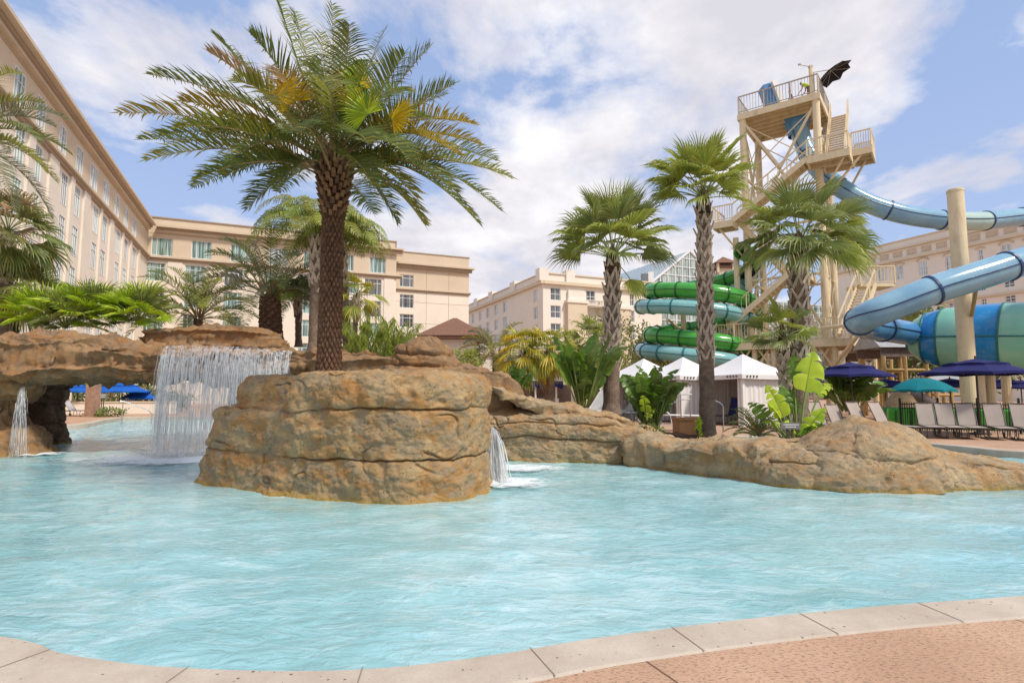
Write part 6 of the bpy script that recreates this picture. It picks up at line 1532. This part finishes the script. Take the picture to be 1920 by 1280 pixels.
def planter():
    p, q = at(1276, 814, 19.6), at(1336, 787, 19.6); c = V((p.x + q.x) / 2, 20.1, (p.z + q.z) / 2); t = thing('planter_box', 'orange brown planter box behind the tallest palm', 'planter', (c.x, c.y, 0))
    w, h = q.x - p.x, q.z - p.z; m = MB(); m.box((c.x, c.y, c.z), (w, .9, h)); m.build('box', M['terracotta'], t); m = MB()
    for s in (-1, 1): m.box((c.x, c.y + s * .45, q.z + .025), (w + .08, .1, .05)); m.box((c.x + s * w / 2, c.y, q.z + .025), (.1, .8, .049))
    m.build('rim', M['terracotta'], t)
    m = MB(); m.box((c.x, c.y, q.z - .02), (w - .1, .8, .06)); m.build('soil', M['mulch'], t)
planter()
M['sign_grey'] = plain('slate_sign', (.19, .19, .18), .6, .3, .1, 4); M['sign_text'] = plain('white_lettering', (.75, .75, .72), .6, .3, .02)
def sign(label, px0, py0, px1, py1, d, zfoot):
    a, b = at(px0, py1, d), at(px1, py0, d); c = (a + b) / 2; w, h = b.x - a.x, b.z - a.z; rnd = random.Random(int(px0))
    t = thing('sign', label, 'sign', (c.x, d, zfoot)); m = MB(); m.box(c, (w, .03, h)); m.build('board', M['sign_grey'], t)
    m = MB()
    for s in (-.12, .12): m.box((c.x + s * w, d + .03, (zfoot + c.z) / 2), (.05, .03, c.z - zfoot))
    m.build('post', M['pole_dark'], t)
    m = MB()
    for r, span in ((.18, .74), (-.18, .56)):
        x = -span / 2 * w
        while x < span / 2 * w: l = rnd.uniform(.03, .07) * w; m.box((c.x + x + l / 2, d - .017, c.z + r * h), (l * .8, .004, h * .17)); x += l + rnd.uniform(.0, .012) * w
    m.build('lettering', M['sign_text'], t)
sign('small grey sign with two pale lines of lettering below the banana plant', 1464, 792, 1500, 804, 13.4, .0)
# black fence and what lies behind it
M['black'] = plain('black_metal', (.012, .012, .014), .5, .4, .1)
def fence():
    p, q = ground_at(1686, 22.2), ground_at(1990, 20.2); t = thing('metal_fence', 'black metal picket fence behind the row of taupe loungers', 'fence', p); L = (q - p).length; n = 64
    for z in (1.05, .9, .12):
        m = MB(); m.beam(p + V(0, 0, z), q + V(0, 0, z), .035); m.build('rail', M['black'], t)
    m = MB()
    for i in range(n + 1): c = p.lerp(q, i / n); m.beam(c + V(0, 0, .05), c + V(0, 0, 1.12), .02)
    tag(m.build('pickets', M['black'], t), kind='stuff')
    for i in range(5): c = p.lerp(q, i / 4); m = MB(); m.beam(c, c + V(0, 0, 1.2), .06); m.lathe([(.02, 1.2), (.05, 1.24), (.02, 1.29), (.001, 1.3)], 8, c); m.build('post', M['black'], t)
fence()
def trough():
    p, q = ground_at(1655, 25.2), ground_at(2020, 22.8); t = thing('slide_trough', 'green fibreglass runout trough behind the black fence', 'water slide', p)
    d = (q - p).normalized(); s = V(d.y, -d.x, 0); prof = [(-.75, .0), (-.8, .75), (-.7, .82), (-.55, .75), (-.35, .35), (0, .22), (.35, .35), (.55, .75), (.7, .82), (.8, .75), (.75, 0)]
    vs = [e + s * u + V(0, 0, z) for e in (p, q) for u, z in prof]; k = len(prof); m = MB(); m.add(vs, [(i, i + 1, k + i + 1, k + i) for i in range(k - 1)] + [list(range(k))[::-1], list(range(k, 2 * k))]); m.build('flume', M['green_tube'], t)
    m = MB(); n = 12
    for i in range(n): c = p.lerp(q, (i + .5) / n); m.beam(c + s * .79 + V(0, 0, .0), c + s * .81 + V(0, 0, .72), .06)
    m.build('ribs', M['dkgreen'], t)
trough()
c = ground_at(1687, 27); out = [(c.x + .75 * math.cos(q), c.y + .6 * math.sin(q)) for q in np.linspace(0, 2 * PI, 9)[:-1]]
tag(star_rock('boulder', out, [1.4, 1.5, 1.45, 1.3, 1.35, 1.5, 1.45, 1.4], -.1, M['rock_pale'], zc=1.65, prof=[(1.1, 0), (1.1, .4), (1, .7), (.75, .9), (.4, 1), (0, 1)], step=.08, wall_step=.05, seed=61, frac=.03), 'pale domed rock behind the fence under the teal parasol', 'boulder')
m = MB(); a, b = at(1714, 742, 27.5), at(1752, 760, 26.5); m.tube(spline([a, a.lerp(b, .4) + V(0, 0, .06), b], 6), [.3, .3, .29, .28, .27, .26, .26, .25, .25, .24, .24, .23, .22], 12); o = m.build('log', M['grey_wood'], None, smooth=True); tag(o, 'weathered grey log leaning beside the pale rock behind the fence', 'log')
# snack bar with white awning behind the skirted palms
def snack_bar():
    d = 36; t = thing('snack_bar', 'open snack bar with a white awning and blue valance behind the skirted palms', 'kiosk', ground_at(995, d))
    A = lambda x, y, dd=d: at(x, y, dd)
    m = MB(); m.add([A(936, 713), A(1056, 713), A(1030, 701, d + 1.6), A(974, 701, d + 1.6), A(1056, 713, d + 3.4), A(936, 713, d + 3.4)], [(0, 1, 2, 3), (1, 4, 2), (0, 3, 5), (3, 2, 4, 5)]); m.build('awning', M['curtain'], t)
    m = MB(); n = 24; a, b = A(990, 714, d - .1), A(1056, 714, d - .1); vs = []
    for i in range(n + 1): x = a.lerp(b, i / n); vs += [x, x + V(0, .05 * math.sin(i * 1.3), -.42 - .06 * math.sin(i * .9))]
    m.add(vs, [(2 * i, 2 * i + 1, 2 * i + 3, 2 * i + 2) for i in range(n)]); m.build('valance', M['navy'], t)
    for x in (945, 1004, 1043): m = MB(); p = A(x, 713); m.tube([V(p.x, p.y + .1, 0), p + V(0, .1, 0)], .06, 8); m.build('post', M['white_paint'], t)
    a, b = A(985, 740), A(1050, 740); m = MB(); m.box(((a.x + b.x) / 2, d + 1.2, .55), (b.x - a.x, .7, 1.1)); m.build('counter', M['white_paint'], t)
    m = MB(); m.box(((a.x + b.x) / 2, d + 3.0, 1.0), (b.x - a.x + 2, .2, 2.0)); m.build('back_wall', M['grey_wood'], t)
    m = MB(); a, b = A(990, 708, d + .3), A(1056, 697, d + .3); m.box((a + b) / 2, (b.x - a.x, .08, b.z - a.z)); sb = m.build('sign_board', M['white_paint'], t)
    m = MB(); w = b.x - a.x; h = b.z - a.z
    for i in range(9): m.box((a.x + w * (.04 + .04 * i), d + .25, a.z + h * .62), (w * .028, .012, h * .26))
    m.box((a.x + w * .2, d + .25, a.z + h * .25), (w * .32, .012, h * .06)); m.build('lettering', plain('grey_lettering', (.35, .36, .42), .6, .3), sb)
    m = MB()
    for i, (x, z, r) in enumerate(((.44, .62, .11), (.50, .78, .11), (.56, .72, .10), (.53, .40, .10), (.60, .42, .11))):
        c = V(a.x + w * x, d + .25, a.z + h * z); vs = [c] + [c + V(r * 1.5 * math.cos(q) * (1 + .3 * math.sin(3 * q)), 0, r * 1.4 * math.sin(q)) for q in np.linspace(0, 2 * PI, 13)[:-1]]; m.add(vs, [(0, 1 + k, 1 + (k + 1) % 12) for k in range(12)])
    m.build('emblem', M['blue_cloth'], sb)
snack_bar()
# ------------------------------------------------------------------ seen through the arch on the left
M['brick'] = plain('brown_stone', (.34, .21, .15), .85, .2, .3, 5, .6, 18)
def arch_view():
    c = gnd(172, 781, 0); d = c.y; t = thing('stone_pillar', 'brown stone pillar seen through the rock arch', 'pillar', c); m = MB(); m.box(c + V(0, 0, 1.3), (.55, .55, 2.6)); m.box(c + V(0, 0, .12), (.72, .72, .24)); m.build('shaft', M['brick'], t); m = MB(); m.box(c + V(0, 0, 2.68), (.85, .85, .18)); m.build('cap', M['stucco_beige'], t)
    a, b = at(128, 758, 38), at(330, 757, 41); t = thing('garden_wall', 'long low cream wall seen through the rock arch', 'wall', V(a.x, a.y, 0)); m = MB(); q = V(b.x, b.y, 0); p = V(a.x - 6, a.y, 0); m.beam(p + V(0, 0, .38), q + V(0, 0, .38), .3, .8); m.build('wall', M['stucco_white'], t); m = MB(); m.beam(p + V(0, 0, .82), q + V(0, 0, .82), .42, .08); m.build('coping', M['stucco_beige'], t)
    l = lounger_proto('striped lounger with raised back seen through the rock arch', 'sling_white', 'frame_dark', 'loungers beyond the rock arch', angle=55); l.location = gnd(250, 774, 0); l.rotation_euler.z = 1.05
    # stripes on the sling
    st = NT('striped_sling'); w = st.node('TexWave', i_Vector=st.coord(), i_Scale=2.4, bands_direction='X'); cc = st.ramp(w.outputs['Fac'], [(.45, (.70, .67, .64)), (.55, (.20, .19, .22))]); M['striped'] = st.done(st.principled(cc, .8, .2))
    for chd in l.children:
        if chd.name.split('.')[0] in ('seat', 'backrest'): chd.data.materials[0] = M['striped']
    dup(l, gnd(262, 772, 0) + V(.5, .8, 0), 1.0, 'second striped lounger just behind, beyond the rock arch', 'loungers beyond the rock arch')
    f = dup(l, gnd(140, 780, 0), 1.7, 'low flat lounger left of the stone pillar beyond the arch', 'loungers beyond the rock arch', (.9, .9, .9))
    umbrella_proto('parasol', 'bright blue parasol left of the stone pillar beyond the arch', 'blue_cloth', V(at(146, 735, 40).x, 40, 0), 1.5, 2.05, .5)
    umbrella_proto('parasol', 'wide bright blue parasol right of the stone pillar beyond the arch', 'blue_cloth', V(at(225, 735, 42).x, 42, 0), 2.0, 2.25, .7)
    umbrella_proto('parasol', 'blue parasol beside the waterfall beyond the arch', 'blue_cloth', V(at(262, 735, 43).x, 43, 0), 1.2, 1.75, .7)
    sign('grey notice board beside the stone pillar beyond the arch', 184, 737, 201, 747, 37, 0)
    shrub('shrub', 'low green shrub right of the stone pillar beyond the arch', gnd(205, 781, 0), (.9, .5, .28), 700, .16, 'fan', 101, group='shrubs beyond the arch')
    shrub('shrub', 'dark hedge behind the blue parasols beyond the arch', V(at(200, 735, 48).x, 48, 0), (6, 1.5, 1.6), 2600, .4, 'bush', 102, group='shrubs beyond the arch')
    shrub('shrub', 'grey green bush beside the waterfall beyond the arch', V(at(300, 735, 44).x, 44, 0), (2.2, 1.2, .9), 1200, .3, 'frond_grey', 103, group='shrubs beyond the arch')
    g = gnd(268, 786, 0); z = V(0, 0, 1); e = V(1.5, 1.2, 0)
    handrail('handrail', 'steel pool steps rail beyond the rock arch', [[g + z * .95 - e * .6 , g + z * 1.0 - e * .5, g + z * .6, g + z * .3 + e * .2, g - z * .3 + e * .2], [g - e * .5 + z, g - e * .5 - z * .2]], 'steel handrails')
    dd = 58; cab = V(at(250, 735, dd).x, dd, 0); t = thing('cabana', 'long cream canopy behind the blue parasols beyond the arch', 'cabana', cab); m = MB(); hip(m, cab, 7, 2, 2.4, 3.4, 4); m.build('roof', M['stucco_beige'], t); m = MB()
    for x in (-6, -2, 2, 6): m.beam(cab + V(x, -1.6, 0), cab + V(x, -1.6, 2.4), .25)
    m.build('posts', M['stucco_beige'], t)
arch_view()
# ------------------------------------------------------------------ falling water
def water_white(name, op):
    n = NT(name); c = n.pos((1, 1, .18)); f = n.noise(c, 16, 4, .6)
    p = n.principled((.80, .83, .85), .25, .5); tr = n.node('BsdfTransparent'); mx = n.node('MixShader', i_Fac=n.math('MULTIPLY', n.ramp(f, [(.42, (0, 0, 0)), (.7, (1, 1, 1))]), op)); n.link(tr.outputs[0], mx.inputs[1]); n.link(p, mx.inputs[2]); return n.done(mx.outputs[0])
def strand_mat():
    n = NT('falling_strands'); r = n.node('NewGeometry').outputs['Random Per Island']; p = n.principled((.92, .92, .92), .35, .5); tl = n.node('BsdfTranslucent', i_Color=(.9, .92, .93, 1)); m1 = n.node('MixShader', i_Fac=.45); n.link(p, m1.inputs[1]); n.link(tl.outputs[0], m1.inputs[2])
    tr = n.node('BsdfTransparent'); mx = n.node('MixShader', i_Fac=n.math('MULTIPLY_ADD', r, .55)); n.n[-2].inputs[2].default_value = .3; n.link(tr.outputs[0], mx.inputs[1]); n.link(m1.outputs[0], mx.inputs[2]); return n.done(mx.outputs[0])
M['strand'] = strand_mat(); M['sheet'] = water_white('thin_water_sheet', .6)
def foam_mat():
    n = NT('foam'); c = n.coord(); x, y, z = n.node('SeparateXYZ', i_0=c).outputs; r = n.node('VectorMath', operation='LENGTH', i_0=n.node('CombineXYZ', i_0=x, i_1=y).outputs[0]).outputs['Value']
    f = n.noise(n.pos((1, 1.5, 1)), 3.4, 8, .68, .8); k = n.math('SUBTRACT', n.math('MULTIPLY', f, 1.95), r, True); a = n.ramp(k, [(.0, (0, 0, 0)), (.45, (.9, .9, .9))])
    p = n.principled((.80, .86, .87), .5, .4, n.bump(f, .6, .05)); tr = n.node('BsdfTransparent'); mx = n.node('MixShader', i_Fac=a); n.link(tr.outputs[0], mx.inputs[1]); n.link(p, mx.inputs[2]); return n.done(mx.outputs[0])
M['foam'] = foam_mat()
def strands(mb, lip, n, zend, fwd, seed, wid=(.006, .016), brk=.5, vel=.35, spread=.05):
    """streams leaving the lip with a little forward speed, breaking into runs and drops on the way down"""
    rnd = random.Random(seed); g = 9.8
    for i in range(n):
        x = rnd.random() * (len(lip) - 1); k = min(int(x), len(lip) - 2); p = lip[k].lerp(lip[k + 1], x - k) + Vector(fwd) * rnd.uniform(-.05, .08)
        H = p.z - zend; v = vel * rnd.uniform(.4, 1.5); sx = rnd.uniform(-spread, spread); w = rnd.uniform(*wid)
        s = rnd.uniform(0, .25); 
        while s < 1:
            l = rnd.uniform(.06, .5) if rnd.random() < brk else rnd.uniform(.4, 1); e = min(1, s + l); pts = []
            m = max(3, int((e - s) * H / .12))
            for j in range(m + 1):
                q = s + (e - s) * j / m; tt = math.sqrt(2 * H * q / g)
                pts.append(p + Vector(fwd) * v * tt + V(sx * tt * 1.4 + .006 * math.sin(q * 40 + i), .006 * math.cos(q * 33 + i), -H * q))
            mb.tube(pts, [w * (.25 + .75 * math.sin(PI * min(1, .15 + .8 * j / m)) ** .5) for j in range(m + 1)], 4)
            s = e + rnd.uniform(.02, .22)
def foam_disc(parent, c, rx, ry):
    n = 24; vs = []; fs = []
    o = None; m = MB()
    for i in range(n + 1):
        for j in range(n + 1): x, y = -1 + 2 * i / n, -1 + 2 * j / n; vs.append((x, y, .03 * math.sin(x * 9) * math.cos(y * 7) * (1 - x * x) * (1 - y * y)))
    for i in range(n):
        for j in range(n): fs.append((i * (n + 1) + j, (i + 1) * (n + 1) + j, (i + 1) * (n + 1) + j + 1, i * (n + 1) + j + 1))
    o = obj('foam', vs, fs, M['foam'], None, smooth=True); inv = WORLDM[parent].inverted(); o.parent = parent; o.location = inv @ Vector(c); o.scale = (rx, ry, 1)
def waterfall():
    lip = [at(x, y, d) for x, y, d in ((306, 650, 15.12), (345, 649, 15.12), (400, 650, 15.2), (450, 652, 15.3), (490, 655, 15.42), (545, 660, 15.6))]
    t = thing('waterfall', 'wide waterfall spilling in white strands from the rock bridge', 'waterfall', V(-8.4, 15.1, WZ))
    fw = V(0, -1, 0); m = MB(); L = spline(lip, 4); strands(m, L, 900, WZ, fw, 5, (.0018, .006), .9, .42, .07); m.build('falling_water', M['strand'], t, smooth=True)
    m = MB(); strands(m, [p + V(0, .04, 0) for p in L], 90, WZ, fw, 6, (.005, .011), .7, .35); m.build('falling_water', M['strand'], t, smooth=True)
    # thin sheet curling over the lip
    vs = []; fs = []; n = len(L); k = 9
    for p in L:
        for j in range(k): q = j / (k - 1); vs.append(p + V(0, .5 - .62 * min(1, q * 2.2) - .12 * q, .035 if q < .3 else .03 - 2.9 * (q - .3) ** 1.0 * 1.0))
    for i in range(n - 1):
        for j in range(k - 1): fs.append((i * k + j, i * k + j + 1, (i + 1) * k + j + 1, (i + 1) * k + j))
    obj('water_sheet', vs, fs, M['sheet'], t, smooth=True)
    foam_disc(t, V(-8.3, 14.8, WZ + .05), 3.3, 1.9)
waterfall()
def cascade():
    t = thing('waterfall', 'small white cascade gushing at the right edge of the boulder island', 'waterfall', V(-.2, 11.4, WZ))
    lip = [at(x, y, d) for x, y, d in ((906, 792, 11.7), (918, 796, 11.6), (930, 806, 11.5))]
    m = MB(); strands(m, lip, 190, WZ, V(.3, -1, 0), 9, (.003, .010), .7, 1.3, .25); m.build('falling_water', M['strand'], t, smooth=True)
    foam_disc(t, V(-.05, 10.75, WZ + .05), .85, .75); foam_disc(t, V(.1, 12.8, WZ + .045), 1.2, .7)
cascade()
def spout():
    t = thing('waterfall', 'narrow stream running down the left bridge pier', 'waterfall', at(45, 845, 15.0))
    lip = [at(36, 724, 15.2), at(44, 722, 15.2)]; m = MB(); strands(m, lip, 46, WZ, V(.75, -.7, 0), 12, (.002, .006), .95, .5, .26); m.build('falling_water', M['strand'], t, smooth=True)
    foam_disc(t, gnd(72, 850, WZ + .04), .7, .5)
spout()
